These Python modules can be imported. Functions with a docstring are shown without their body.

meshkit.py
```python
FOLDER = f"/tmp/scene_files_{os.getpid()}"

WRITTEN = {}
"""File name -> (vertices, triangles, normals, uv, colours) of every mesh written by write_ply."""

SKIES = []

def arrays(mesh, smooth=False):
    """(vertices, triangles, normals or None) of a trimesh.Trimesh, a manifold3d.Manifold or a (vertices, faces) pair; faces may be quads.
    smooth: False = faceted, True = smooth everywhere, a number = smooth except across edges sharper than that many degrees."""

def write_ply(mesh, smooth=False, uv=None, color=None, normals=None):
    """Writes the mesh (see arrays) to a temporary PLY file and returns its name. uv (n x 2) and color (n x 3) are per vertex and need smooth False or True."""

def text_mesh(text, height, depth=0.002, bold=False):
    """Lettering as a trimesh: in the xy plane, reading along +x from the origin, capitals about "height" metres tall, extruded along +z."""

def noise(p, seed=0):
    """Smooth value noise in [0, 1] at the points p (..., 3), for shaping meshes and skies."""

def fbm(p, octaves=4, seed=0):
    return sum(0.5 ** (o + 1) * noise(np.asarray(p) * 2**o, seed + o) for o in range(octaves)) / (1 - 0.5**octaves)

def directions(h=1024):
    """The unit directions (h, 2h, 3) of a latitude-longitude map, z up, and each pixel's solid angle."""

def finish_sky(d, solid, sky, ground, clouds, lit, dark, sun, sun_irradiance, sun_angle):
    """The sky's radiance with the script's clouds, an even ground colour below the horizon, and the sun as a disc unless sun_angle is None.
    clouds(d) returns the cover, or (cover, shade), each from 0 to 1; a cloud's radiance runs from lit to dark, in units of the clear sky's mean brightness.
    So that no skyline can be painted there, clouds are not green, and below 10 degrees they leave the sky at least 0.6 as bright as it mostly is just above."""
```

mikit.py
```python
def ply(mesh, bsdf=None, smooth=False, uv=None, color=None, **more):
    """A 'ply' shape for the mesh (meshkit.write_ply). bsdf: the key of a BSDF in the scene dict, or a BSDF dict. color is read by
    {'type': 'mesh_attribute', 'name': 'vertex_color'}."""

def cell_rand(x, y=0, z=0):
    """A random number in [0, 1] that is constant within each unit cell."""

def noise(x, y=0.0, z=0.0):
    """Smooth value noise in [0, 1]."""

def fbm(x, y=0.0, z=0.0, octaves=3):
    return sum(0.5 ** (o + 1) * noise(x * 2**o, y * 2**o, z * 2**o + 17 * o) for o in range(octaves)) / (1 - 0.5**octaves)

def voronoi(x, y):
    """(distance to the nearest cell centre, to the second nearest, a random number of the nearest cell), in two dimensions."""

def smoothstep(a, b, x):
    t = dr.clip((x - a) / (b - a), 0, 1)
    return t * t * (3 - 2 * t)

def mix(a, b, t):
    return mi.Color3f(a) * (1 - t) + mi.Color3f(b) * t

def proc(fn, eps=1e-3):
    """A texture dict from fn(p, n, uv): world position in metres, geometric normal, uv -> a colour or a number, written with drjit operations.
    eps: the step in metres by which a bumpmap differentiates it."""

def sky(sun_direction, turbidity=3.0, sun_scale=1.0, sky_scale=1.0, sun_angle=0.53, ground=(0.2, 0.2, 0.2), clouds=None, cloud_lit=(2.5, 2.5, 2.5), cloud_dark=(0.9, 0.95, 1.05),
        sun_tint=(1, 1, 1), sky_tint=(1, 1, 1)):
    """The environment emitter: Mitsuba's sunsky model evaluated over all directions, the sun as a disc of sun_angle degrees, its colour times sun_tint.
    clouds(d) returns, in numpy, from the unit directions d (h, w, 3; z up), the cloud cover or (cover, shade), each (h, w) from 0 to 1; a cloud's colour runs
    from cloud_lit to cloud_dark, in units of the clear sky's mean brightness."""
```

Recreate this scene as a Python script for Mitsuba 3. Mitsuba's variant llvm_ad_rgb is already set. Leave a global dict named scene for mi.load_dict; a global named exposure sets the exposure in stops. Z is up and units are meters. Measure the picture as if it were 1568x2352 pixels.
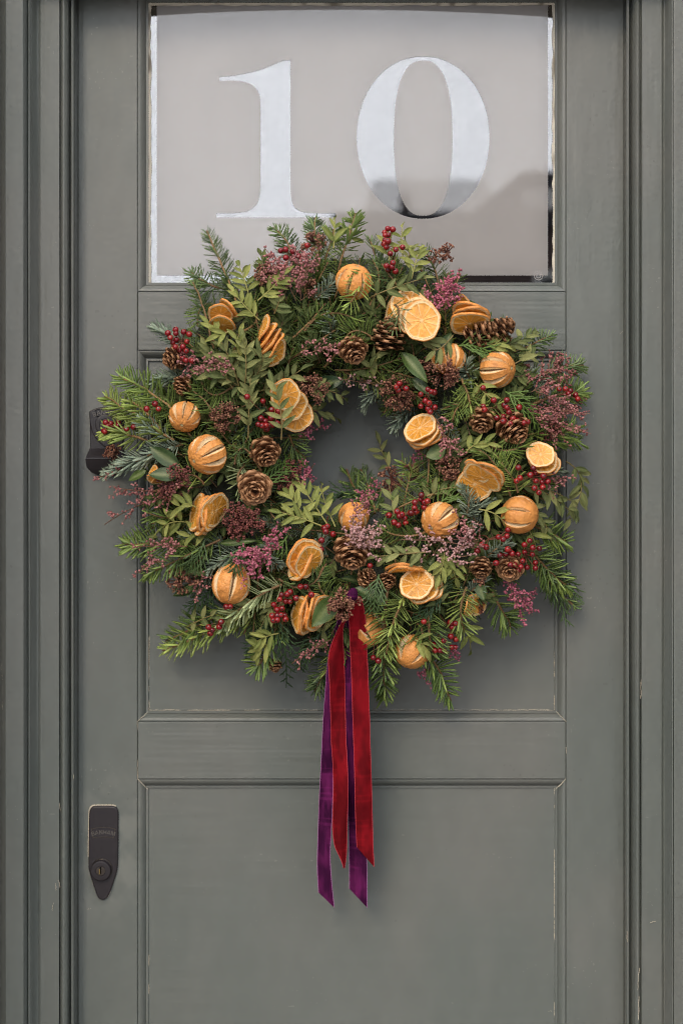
import math, random
import numpy as np, trimesh, drjit as dr, mitsuba as mi, mikit, meshkit
from shapely.geometry import Polygon, box as sbox
from shapely import affinity
from shapely.ops import unary_union

# ---------------------------------------------------------------- camera, sky, exposure
T = mi.ScalarTransform4f
S, DC, ZC = 0.00065, 2.2, 1.40           # metres per unit of the measured elevation, camera distance and height
HALF_W = 784 * S
exposure = 3.42
scene, labels = {}, {}
scene['camera'] = {'type': 'thinlens', 'fov': 2 * math.degrees(math.atan(HALF_W / DC)), 'fov_axis': 'x', 'near_clip': 0.05, 'far_clip': 2000.0,
                   'aperture_radius': 0.0085, 'focus_distance': DC - 0.06,
                   'to_world': T().look_at(origin=[0, -DC, ZC], target=[0, 0, ZC], up=[0, 0, 1])}


SUN = np.array([-0.30, -0.80, 0.62])


def cover(d):
    """A full overcast, brighter towards the veiled sun."""
    n = meshkit.fbm(d * np.array([2.2, 2.2, 4.0]) + 5.0, 4, 3)
    away = np.degrees(np.arccos(np.clip(d @ (SUN / np.linalg.norm(SUN)), -1, 1)))
    return np.ones(d.shape[:2]), np.clip((away - 22) / 75 + (n - 0.5) * 0.35, 0, 1)


scene['sky'] = mikit.sky(SUN.tolist(), turbidity=4, sun_scale=0.10, sun_angle=20, clouds=cover, cloud_lit=(2.5, 2.56, 2.7), cloud_dark=(0.95, 0.98, 1.06), ground=(0.16, 0.15, 0.14))

rng = np.random.default_rng(7)
random.seed(7)


# ---------------------------------------------------------------- helpers
def W(x, y, dep=0.0):
    """Door elevation units (measured on the plane of the stiles) -> world, for a thing standing dep metres in front of that plane."""
    k = S * (DC - dep) / DC
    return np.array([(x - 784) * k, -dep, ZC - (y - 1176) * k])


COUNT = {}


def numbered(name):
    n = COUNT.get(name, -1) + 1
    COUNT[name] = n
    return name if n == 0 else f'{name}_{n:03d}'


def tag(key, label=None, category=None, group=None, kind=None):
    d = labels.setdefault(key, {})
    for k, v in (('label', label), ('category', category), ('group', group), ('kind', kind)):
        if v:
            d[k] = v
    return key


GROUPS = {}


def put(key, shape, matrix=None):
    """One entry of the scene; with a matrix it is one copy of a shape that several entries share."""
    if matrix is None:
        scene[key] = dict(shape)
    else:
        gid = GROUPS.setdefault(shape['filename'], f'shape_group_{len(GROUPS)}')
        scene.setdefault(gid, {'type': 'shapegroup', 'shape': shape})
        scene[key] = {'type': 'instance', 'g': {'type': 'ref', 'id': gid}, 'to_world': T(matrix)}
    return key


class Acc:
    """Collects vertices, triangles and a colour per vertex."""

    def __init__(self):
        self.v, self.f, self.c, self.n = [], [], [], 0

    def add(self, v, f, c=None):
        v = np.asarray(v, float).reshape(-1, 3)
        self.v.append(v)
        self.f.append(np.asarray(f, int).reshape(-1, 3) + self.n)
        self.c.append(np.broadcast_to(np.asarray((0.5, 0.5, 0.5) if c is None else c, float), v.shape))
        self.n += len(v)
        return self

    def mesh(self):
        return np.vstack(self.v), np.vstack(self.f)

    def ply(self, bsdf, smooth=True, color=True):
        v, f = self.mesh()
        if color:
            return mikit.ply((v, f), bsdf, smooth=smooth, color=np.clip(np.vstack(self.c), 0, 1))
        return mikit.ply((v, f), bsdf, smooth=smooth)


def unit(a):
    a = np.asarray(a, float)
    return a / np.maximum(np.linalg.norm(a, axis=-1, keepdims=True), 1e-12)


def tube(acc, pts, radii, sides=5, color=(0.1, 0.06, 0.03)):
    p = np.asarray(pts, float)
    r = np.broadcast_to(np.asarray(radii, float), (len(p),))
    t = unit(np.gradient(p, axis=0))
    a = np.cross(t, [0.13, 0.95, 0.29])
    a = unit(a)
    b = np.cross(t, a)
    ang = np.arange(sides) * 2 * np.pi / sides
    v = p[:, None] + r[:, None, None] * (np.cos(ang)[None, :, None] * a[:, None] + np.sin(ang)[None, :, None] * b[:, None])
    i, j = np.meshgrid(np.arange(len(p) - 1), np.arange(sides), indexing='ij')
    q = np.stack([i * sides + j, i * sides + (j + 1) % sides, (i + 1) * sides + (j + 1) % sides, (i + 1) * sides + j], -1).reshape(-1, 4)
    acc.add(v.reshape(-1, 3), np.vstack([q[:, [0, 1, 2]], q[:, [0, 2, 3]]]), color)


def grid_faces(n, m, wrap=False):
    i, j = np.meshgrid(np.arange(n - 1), np.arange(m if wrap else m - 1), indexing='ij')
    a, b = i * m + j, i * m + (j + 1) % m
    q = np.stack([a, b, b + m, a + m], -1).reshape(-1, 4)
    return np.vstack([q[:, [0, 1, 2]], q[:, [0, 2, 3]]])


def bezier(a, b, c, n=9):
    t = np.linspace(0, 1, n)[:, None]
    return (1 - t) ** 2 * a + 2 * t * (1 - t) * b + t * t * c


def bx(x0, x1, y0, y1, z0, z1, bevel=0.0):
    if bevel <= 0:
        m = trimesh.creation.box(bounds=[[x0, y0, z0], [x1, y1, z1]])
        return m
    pts = []
    for sx, ax in ((x0, 1), (x1, -1)):
        for sy, ay in ((y0, 1), (y1, -1)):
            for sz, az in ((z0, 1), (z1, -1)):
                pts += [(sx + ax * bevel, sy + ay * bevel, sz), (sx + ax * bevel, sy, sz + az * bevel), (sx, sy + ay * bevel, sz + az * bevel)]
    return trimesh.Trimesh(np.array(pts)).convex_hull


def plate(poly, y_front, thick, bevel=0.0):
    """A shapely polygon in (X, Z) as a solid plate whose front face is at y = y_front (towards the camera), thick metres deep."""
    out = []
    for g in getattr(poly, 'geoms', [poly]):
        m = trimesh.creation.extrude_polygon(g, thick, engine='earcut')
        v = np.array(m.vertices)
        out.append(trimesh.Trimesh(np.stack([v[:, 0], y_front + thick - v[:, 2], v[:, 1]], 1), np.array(m.faces)[:, ::1], process=False))
    m = trimesh.util.concatenate(out)
    m.fix_normals()
    return m


def domed(poly, y_back, height, edge, steps=5):
    """A plate with rounded rim: stacked insets of the polygon, lofted along one outline."""
    n = 96
    rows = []
    for k in range(steps + 1):
        a = k / steps * math.pi / 2
        inset, h = edge * (1 - math.cos(a)), height - edge + edge * math.sin(a)
        g = poly.buffer(-inset) if inset > 0 else poly
        rows.append((g, h))
    base = np.array([poly.exterior.interpolate(i / n, normalized=True).coords[0] for i in range(n)])
    c = np.array(poly.centroid.coords[0])
    loops = [np.column_stack([base[:, 0], np.full(n, y_back), base[:, 1]])]
    for g, h in rows:
        e = g.exterior
        from shapely.geometry import Point
        pts = np.array([e.interpolate(e.project(Point(*p))).coords[0] for p in base])
        loops.append(np.column_stack([pts[:, 0], np.full(n, y_back - h), pts[:, 1]]))
    v = np.vstack(loops)
    f = grid_faces(len(loops), n, True)
    m = trimesh.Trimesh(v, f, process=False)
    cap = trimesh.creation.triangulate_polygon(Polygon(loops[-1][:, [0, 2]]), engine='earcut')
    cv = np.column_stack([cap[0][:, 0], np.full(len(cap[0]), y_back - height), cap[0][:, 1]])
    m = trimesh.util.concatenate([m, trimesh.Trimesh(cv, cap[1], process=False)])
    m.merge_vertices()
    m.fix_normals()
    return m


# ---------------------------------------------------------------- materials
N, FB, SM, MIX = mikit.noise, mikit.fbm, mikit.smoothstep, mikit.mix
VC = {'type': 'mesh_attribute', 'name': 'vertex_color'}


def bump(inner, fn, scale, eps=4e-4):
    return {'type': 'bumpmap', 'scale': scale, 'arbitrary': mikit.proc(fn, eps=eps), 'inner': inner}


def paint_color(p, n, uv):
    a = FB(p.x * 5, p.y * 5, p.z * 3, 3)
    b = FB(p.x * 60 + 3, p.y * 60, p.z * 22, 2)
    c = MIX((0.107, 0.119, 0.108), (0.128, 0.131, 0.119), SM(0.3, 0.7, a))
    c = c * (0.94 + 0.12 * b)
    speck = SM(0.90, 0.93, N(p.x * 330, p.y * 330, p.z * 210)) * SM(0.55, 0.9, N(p.x * 24 + 9, p.y * 24, p.z * 24))
    dark = SM(0.86, 0.92, N(p.x * 210 + 40, p.y * 210, p.z * 140)) * SM(0.68, 0.8, N(p.x * 13 + 2, p.y * 13, p.z * 13 + 8))
    d = dr.sqrt(dr.square(p.x + 0.345) + dr.square((p.z - 0.90) * 0.55))
    rub = SM(0.085, 0.03, d) * SM(0.35, 0.7, FB(p.x * 38 + 4, 0.0, p.z * 30, 3))
    smear = SM(0.60, 0.78, FB(p.x * 14 + 7, p.y * 6, p.z * 4 + 3, 3)) * 0.22
    c = MIX(MIX(c, (0.185, 0.190, 0.170), rub * 0.45), (0.150, 0.152, 0.140), smear)
    return MIX(MIX(c, (0.34, 0.33, 0.29), speck * 0.25), (0.06, 0.06, 0.05), dark * 0.3)


def brush_v(p, n, uv):
    return 0.9 * N(p.x * 260, p.y * 260, p.z * 14) + 0.7 * N(p.x * 230, p.y * 230, p.z * 190) + 1.6 * N(p.x * 70, p.y * 70, p.z * 11)


def brush_h(p, n, uv):
    return 1.1 * N(p.x * 15, p.y * 260, p.z * 270) + 0.5 * N(p.x * 230, p.y * 230, p.z * 230) + 1.5 * N(p.x * 9, p.y * 60, p.z * 80)


PAINT = {'type': 'principled', 'base_color': mikit.proc(paint_color), 'roughness': 0.42, 'specular': 0.5}
scene['paint_upright'] = {'type': 'twosided', 'b': bump(PAINT, brush_v, 0.00030)}
scene['paint_level'] = {'type': 'twosided', 'b': bump(PAINT, brush_h, 0.00022)}
scene['putty'] = {'type': 'twosided', 'b': {'type': 'principled', 'base_color': mikit.proc(lambda p, n, uv: MIX((0.16, 0.14, 0.11), (0.50, 0.46, 0.38), SM(0.15, 0.45, N(p.x * 90, p.y * 90, p.z * 28)))), 'roughness': 0.7}}
scene['crack_filler'] = {'type': 'twosided', 'b': {'type': 'principled', 'base_color': {'type': 'rgb', 'value': (0.46, 0.40, 0.31)}, 'roughness': 0.8}}
scene['joint_dark'] = {'type': 'twosided', 'b': {'type': 'diffuse', 'reflectance': {'type': 'rgb', 'value': (0.02, 0.02, 0.018)}}}
scene['clear_glass'] = {'type': 'thindielectric', 'int_ior': 1.50}
scene['coated_glass'] = {'type': 'thindielectric', 'int_ior': 2.15}
scene['etched_glass'] = {'type': 'principledthin', 'roughness': 0.07, 'eta': 1.6, 'diff_trans': 1.15,
                         'base_color': mikit.proc(lambda p, n, uv: mi.Color3f(0.530, 0.512, 0.500) * (0.93 + 0.10 * FB(p.x * 7, 0, p.z * 7, 3) + 0.03 * N(p.x * 40, 0, p.z * 12)))}
scene['etched_inner'] = {'type': 'principledthin', 'roughness': 0.3, 'eta': 1.5, 'diff_trans': 0.3, 'base_color': {'type': 'rgb', 'value': (0.92, 0.91, 0.91)}}
scene['lock_metal'] = {'type': 'twosided', 'b': bump({'type': 'principled', 'base_color': {'type': 'rgb', 'value': (0.020, 0.0165, 0.019)}, 'roughness': mikit.proc(lambda p, n, uv: 0.30 + 0.2 * FB(p.x * 60, p.y * 60, p.z * 60, 3)), 'specular': 0.4},
                                                     lambda p, n, uv: N(p.x * 500, p.y * 500, p.z * 500), 0.00004)}
scene['worn_metal'] = {'type': 'twosided', 'b': {'type': 'principled', 'base_color': {'type': 'rgb', 'value': (0.085, 0.072, 0.062)}, 'roughness': 0.35, 'metallic': 0.8}}
scene['letter_metal'] = {'type': 'twosided', 'b': {'type': 'principled', 'base_color': {'type': 'rgb', 'value': (0.12, 0.11, 0.10)}, 'roughness': 0.4, 'metallic': 0.3}}
scene['brass'] = {'type': 'twosided', 'b': {'type': 'principled', 'base_color': {'type': 'rgb', 'value': (0.55, 0.36, 0.13)}, 'roughness': 0.35, 'metallic': 1.0}}
scene['keyhole_dark'] = {'type': 'diffuse', 'reflectance': {'type': 'rgb', 'value': (0.006, 0.006, 0.006)}}
scene['needle_green'] = {'type': 'twosided', 'b': {'type': 'principled', 'base_color': VC, 'roughness': 0.42, 'specular': 0.4}}
scene['leaf_thin'] = {'type': 'principledthin', 'base_color': VC, 'roughness': 0.5, 'diff_trans': 0.5, 'eta': 1.4}
scene['leaf_gloss'] = {'type': 'twosided', 'b': {'type': 'principled', 'base_color': VC, 'roughness': 0.42, 'specular': 0.3}}
scene['twig_bark'] = {'type': 'twosided', 'b': {'type': 'principled', 'base_color': VC, 'roughness': 0.7}}
scene['peel'] = {'type': 'twosided', 'b': bump({'type': 'principled', 'base_color': VC, 'roughness': 0.5, 'specular': 0.4}, lambda p, n, uv: FB(p.x * 420, p.y * 420, p.z * 420, 2) + 0.8 * N(p.x * 140, p.y * 140, p.z * 140), 0.0009)}
scene['pulp'] = {'type': 'twosided', 'b': bump({'type': 'principled', 'base_color': VC, 'roughness': 0.36, 'specular': 0.5}, lambda p, n, uv: FB(p.x * 260, p.y * 260, p.z * 260, 3), 0.0007)}
scene['berry_skin'] = {'type': 'principled', 'base_color': VC, 'roughness': 0.22, 'specular': 0.5, 'clearcoat': 0.25, 'clearcoat_gloss': 0.9}
scene['cone_wood'] = {'type': 'twosided', 'b': {'type': 'principled', 'base_color': VC, 'roughness': 0.55, 'specular': 0.35}}
scene['petal'] = {'type': 'twosided', 'b': {'type': 'principled', 'base_color': VC, 'roughness': 0.6, 'specular': 0.25}}


def velvet(dark, light, sheen_scale):
    def col(p, n, uv):
        a = FB(p.x * 55, p.y * 30, p.z * 28, 3)
        lines = SM(0.60, 0.80, N(p.x * 8, 4.0, p.z * 240)) * 0.55 * SM(0.45, 0.62, N(p.x * 70, 1.0, p.z * 8))
        crush = SM(0.5, 0.68, FB(p.x * 130 + 9, p.y * 100, p.z * 16, 3))
        fine = N(p.x * 1400, p.y * 1400, p.z * 1400)
        return MIX(dark, light, dr.clip(0.45 * SM(0.35, 0.72, a) + sheen_scale * (lines + 0.6 * crush) * 0.6 + 0.10 * (fine - 0.5), 0, 1))
    return {'type': 'twosided', 'b': {'type': 'principled', 'base_color': mikit.proc(col), 'roughness': 0.85, 'specular': 0.12, 'sheen': 0.4, 'sheen_tint': 1.0}}


scene['velvet_red'] = velvet((0.095, 0.0015, 0.004), (0.31, 0.006, 0.013), 0.5)
scene['velvet_purple'] = velvet((0.030, 0.0016, 0.023), (0.135, 0.012, 0.085), 0.9)
scene['selvage_red'] = {'type': 'twosided', 'b': {'type': 'principled', 'base_color': {'type': 'rgb', 'value': (0.42, 0.035, 0.05)}, 'roughness': 0.6, 'sheen': 0.5}}
scene['selvage_lilac'] = {'type': 'twosided', 'b': {'type': 'principled', 'base_color': {'type': 'rgb', 'value': (0.30, 0.12, 0.27)}, 'roughness': 0.6, 'sheen': 0.5}}


def matte(key, rgb):
    scene[key] = {'type': 'twosided', 'b': {'type': 'diffuse', 'reflectance': {'type': 'rgb', 'value': rgb}}}


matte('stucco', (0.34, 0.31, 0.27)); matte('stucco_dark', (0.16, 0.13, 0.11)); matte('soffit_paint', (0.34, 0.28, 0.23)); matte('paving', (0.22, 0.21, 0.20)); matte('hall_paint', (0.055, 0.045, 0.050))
matte('house_brick', (0.11, 0.085, 0.08)); matte('house_slate', (0.07, 0.07, 0.078)); matte('house_render', (0.80, 0.79, 0.78)); matte('house_trim', (0.75, 0.75, 0.73))
matte('house_glass', (0.04, 0.045, 0.05))

# ---------------------------------------------------------------- setting: ground, hall, porch, houses across the street (seen in the door glass)
put('ground', mikit.ply(bx(-400, 400, -400, 400, -0.52, -0.02), 'paving')); tag('ground', kind='structure')
hall = bx(-0.9, 0.9, 0.06, 2.2, -0.01, 3.6)
hall.faces = hall.faces[:, ::-1]
keep = ~((np.abs(hall.triangles_center[:, 1] - 0.06) < 1e-6))
hall.update_faces(keep)
put('hallway', mikit.ply(hall, 'hall_paint')); tag('hallway', kind='structure')

# the doorway: the house wall with a shallow arched opening, its reveal, and a projecting pilaster on each side
RD = 0.075
opening = Polygon([(-0.530, -0.1), (0.610, -0.1)] + [(x, 2.186 - min(0.010 * (x / 0.3) ** 2, 0.016)) for x in np.linspace(0.61, -0.53, 41)])
for x0, x1 in ((-0.86, -0.62), (0.70, 0.94)):
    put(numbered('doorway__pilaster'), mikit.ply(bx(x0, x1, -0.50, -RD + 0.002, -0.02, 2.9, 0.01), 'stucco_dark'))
put('doorway__wall', mikit.ply(plate(sbox(-4.0, -0.02, 4.5, 5.5).difference(opening), -RD, RD - 0.02), 'stucco'))
put('doorway__lining', mikit.ply(plate(sbox(-4.0, -0.02, 4.5, 5.5).difference(sbox(-0.519, -0.1, 0.575, 2.40)), -0.019, 0.06), 'stucco'))
tag('doorway', 'pale rendered doorway with shallow arched reveal around the green door frame', 'doorway')


def house(label, x0, x1, y, depth, z_eave, roof_pts, wall_mat, chimney=None, band=None):
    k = numbered('house')
    put(k + '__wall', mikit.ply(bx(x0, x1, y - depth, y, -0.02, z_eave), wall_mat))
    roof = trimesh.creation.extrude_polygon(Polygon(roof_pts), depth + 0.3, engine='earcut')
    v = np.array(roof.vertices)
    rm = trimesh.Trimesh(np.stack([v[:, 0], y + 0.15 - v[:, 2], v[:, 1]], 1), roof.faces, process=False)
    rm.fix_normals()
    put(k + '__roof', mikit.ply(rm, 'house_slate'))
    if chimney:
        cx, w, z1 = chimney
        put(k + '__chimney', mikit.ply(bx(cx - w / 2, cx + w / 2, y - 1.2, y - 0.8, z_eave - 0.5, z1), 'house_brick'))
    if band:
        a, b, c, d = band
        put(k + '__fascia', mikit.ply(bx(a, b, y + 0.16, y + 0.24, c, d), 'house_trim'))
    nx = max(1, int((x1 - x0) / 1.9))
    for i in range(nx):
        for zc in (1.6, 4.0):
            if zc + 0.9 > z_eave:
                continue
            cx = x0 + (i + 0.5) * (x1 - x0) / nx
            wk = numbered(k + '__window')
            put(wk, mikit.ply(bx(cx - 0.5, cx + 0.5, y - 0.02, y + 0.05, zc - 0.7, zc + 0.7), 'house_trim'))
            put(wk + '__pane', mikit.ply(bx(cx - 0.42, cx + 0.42, y + 0.03, y + 0.06, zc - 0.62, zc + 0.62), 'house_glass'))
    return tag(k, label, 'house')


house('low slate roofed brick house mirrored in the glass below the zero', -0.10, 2.0, -18, 7, 5.2, [(-0.25, 5.2), (2.0, 5.2), (2.0, 5.5), (-0.10, 5.5)], 'house_brick', chimney=(0.92, 0.14, 5.95))
house('taller hipped roof brick house mirrored at the right edge of the glass', 2.02, 11, -18, 8, 5.3, [(1.55, 5.3), (11.2, 5.3), (10.5, 6.05), (2.46, 6.05)], 'house_brick', band=(2.45, 11.0, 5.52, 5.78))
k = numbered('house')
put(k + '__wall', mikit.ply(bx(0.62, 3.3, -36, -30, -0.02, 7.7), 'house_brick'))
v = np.array([(0.45, -29.8, 7.85), (3.5, -29.8, 7.85), (3.5, -33.4, 9.45), (0.75, -33.4, 9.45), (0.45, -36.2, 7.85), (3.5, -36.2, 7.85)])
put(k + '__roof', mikit.ply((v, np.array([[0, 1, 2], [0, 2, 3], [3, 2, 5], [3, 5, 4], [0, 3, 4], [1, 5, 2]])), 'house_render'))
tag(k, 'farther house with a pale sheet roof mirrored behind the slates in the zero', 'house')

# ---------------------------------------------------------------- door frame
ZT, ZB = 2.30, 0.02


def src(x):
    return x / 1.5944


def profile_sweep(pts, z0, z1, wob, seed):
    """pts: (X, depth in front of the stile plane) from outside to inside, swept up the wall; thick old paint makes the lines waver."""
    zs = np.linspace(z0, z1, 90)
    p = np.array(pts)
    rows = []
    for i, z in enumerate(zs):
        q = np.column_stack([p[:, 0] * 0, p[:, 0] * 0 + z * 3.1, np.arange(len(p)) * 0.7 + seed])
        dx = (meshkit.fbm(q + 3, 3, seed) - 0.5) * wob
        dd = (meshkit.fbm(q * [1, 1.7, 1] + 11, 3, seed + 5) - 0.5) * wob * 0.6
        rows.append(np.column_stack([p[:, 0] + dx, -(p[:, 1] + dd), np.full(len(p), z)]))
    return np.vstack(rows), grid_faces(len(zs), len(p))


def arc(x0, d0, x1, d1, bulge, n=7):
    t = np.linspace(0, 1, n)
    return [(x0 + (x1 - x0) * a, d0 + (d1 - d0) * a + bulge * 4 * a * (1 - a)) for a in t]


def fx(xs, dep):
    return (src(xs) - 784) * S * (DC - dep) / DC


def jamb_points(spec):
    out = []
    for item in spec:
        if len(item) == 2:
            out.append((fx(*item), item[1]))
        else:
            x0, d0, x1, d1, b = item
            out += arc(fx(x0, d0), d0, fx(x1, d1), d1, b)
    return out


left_arch = jamb_points([(-30, 0.04), (4, 0.068), (6, 0.072), (20, 0.078), (22, 0.0785), (80, 0.0785), (85, 0.078), (86, 0.077, 101, 0.059, -0.004), (102, 0.058), (103, 0.0615, 111, 0.061, 0.0022), (112.5, 0.057),
                         (113, 0.057, 141, 0.037, -0.006), (143, 0.0400), (150, 0.0422), (216, 0.0418), (219, 0.0355)])
left_jamb = jamb_points([(219, 0.0355), (221, 0.0355), (222, 0.0385, 246, 0.0385, 0.0060), (246, 0.0385, 258.5, 0.0215, -0.0022), (260, 0.033, 270, 0.0325, 0.0022), (271.5, 0.031)])
left_jamb += [(left_jamb[-1][0] - 0.0005, 0.024), (fx(264, 0.0), 0.0), (fx(264, 0.0), -0.0045), (fx(292, 0.0), -0.005)]
right_arch = jamb_points([(2560, 0.072), (2474, 0.072), (2467, 0.0715), (2465, 0.069), (2464, 0.0710, 2458, 0.0690, 0.0018), (2456.5, 0.065), (2456, 0.064, 2431, 0.037, -0.007), (2428, 0.0370), (2425, 0.0405), (2420, 0.0422), (2350, 0.0422), (2347, 0.040), (2345.5, 0.0355)])
right_jamb = jamb_points([(2345.5, 0.0355), (2344, 0.0355), (2343, 0.0385, 2324, 0.0385, 0.0060), (2324, 0.0385, 2304.5, 0.0190, -0.0030), (2302.5, 0.033, 2294, 0.0325, 0.0022), (2292.5, 0.031)])
right_jamb += [(right_jamb[-1][0] + 0.0005, 0.024), (fx(2301, 0.0), 0.0), (fx(2301, 0.0), -0.0045), (fx(2275, 0.0), -0.005)]
for pts, nm, sd in ((left_arch, 'architrave', 1), (left_jamb, 'jamb', 2), (right_arch, 'architrave', 3), (right_jamb, 'jamb', 4)):
    m = profile_sweep(pts, -0.01, 2.42, 0.0022 if nm == 'architrave' else 0.0014, sd)
    put(numbered('door_frame__' + nm), mikit.ply(m, 'paint_upright', smooth=38))
put('door_frame__head', mikit.ply(bx(left_arch[0][0], right_arch[0][0], -0.045, 0.05, 2.275, 2.42, 0.004), 'paint_level', smooth=30))
put('door_frame__threshold', mikit.ply(bx(left_jamb[-1][0], right_jamb[-1][0], -0.06, 0.06, -0.015, 0.022, 0.004), 'stucco', smooth=30))
tag('door_frame', 'grey-green painted wooden frame with stepped mouldings round the door', 'door frame')

# ---------------------------------------------------------------- door
tag('door', 'grey-green panelled front door with glazed top and clear number ten', 'door')
DX0, DX1 = (179.0 - 784) * S, (1432.5 - 784) * S
SL, SR = 315.6, 1299.5                                   # inner edges of the stiles
Y_TOP, Y_GLASS0, Y_GLASS1, Y_MID0, Y_MID1, Y_LOW0, Y_LOW1, Y_BOT = -135, -24, 669.5, 804, 1658, 1790, 2790, 3280


def dx(x):
    return (x - 784) * S


def dz(y):
    return ZC - (y - 1176) * S


TH = 0.044


def board(name, x0, x1, y0, y1, mat):
    m = bx(dx(x0), dx(x1), 0.0, TH, dz(y1), dz(y0), 0.0012)
    return put(numbered('door__' + name), mikit.ply(m, mat, smooth=50))


board('stile', (DX0 / S) + 784, SL - 0.3, Y_TOP, Y_BOT, 'paint_upright')
board('stile', SR + 0.3, (DX1 / S) + 784, Y_TOP, Y_BOT, 'paint_upright')
for y0, y1 in ((Y_TOP, Y_GLASS0), (Y_GLASS1, Y_MID0), (Y_MID1, Y_LOW0), (Y_LOW1, Y_BOT)):
    board('rail', SL + 0.4, SR - 0.4, y0, y1, 'paint_level')


def mould(y0, y1, drop, mat_pair, fillet=True):
    """Mitred ovolo moulding inside the opening; four sides, each a part."""
    x0, x1 = SL, SR
    w = np.array([0.0, 0.0, 1.2, 1.6, 4.0, 7.5, 11.0, 14.0, 16.0, 17.5, 17.6, 22.6, 23.4, 24.0]) 
    d = np.array([-0.006, -0.0030, -0.0030, -0.0008, -0.0006, -0.0016, -0.0036, -0.0064, -0.0092, -0.0118, -0.0100, -0.0098, -0.0112, -drop - 0.001])
    loops = []
    for a, b in zip(w, d):
        loops.append([(x0 + a, y0 + a, b), (x1 - a, y0 + a, b), (x1 - a, y1 - a, b), (x0 + a, y1 - a, b)])
    L = np.array(loops)
    for s in range(4):
        A, B = L[:, s], L[:, (s + 1) % 4]
        n = 40
        t = np.linspace(0, 1, n)
        P = A[:, None] * (1 - t)[None, :, None] + B[:, None] * t[None, :, None]
        wob = (meshkit.fbm(np.stack([P[..., 0] * 0.02 + s * 7, P[..., 1] * 0.02, P[..., 2] * 0 + y0], -1), 3, 9) - 0.5) * 0.0010
        V = np.stack([dx(P[..., 0]), -(P[..., 2] + wob * (np.abs(d) < 0.0115)[:, None]), dz(P[..., 1])], -1)
        put(numbered('door__moulding'), mikit.ply((V.reshape(-1, 3), grid_faces(len(w), n)[:, ::-1]), 'paint_level' if s % 2 == 0 else 'paint_upright', smooth=40))


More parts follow.
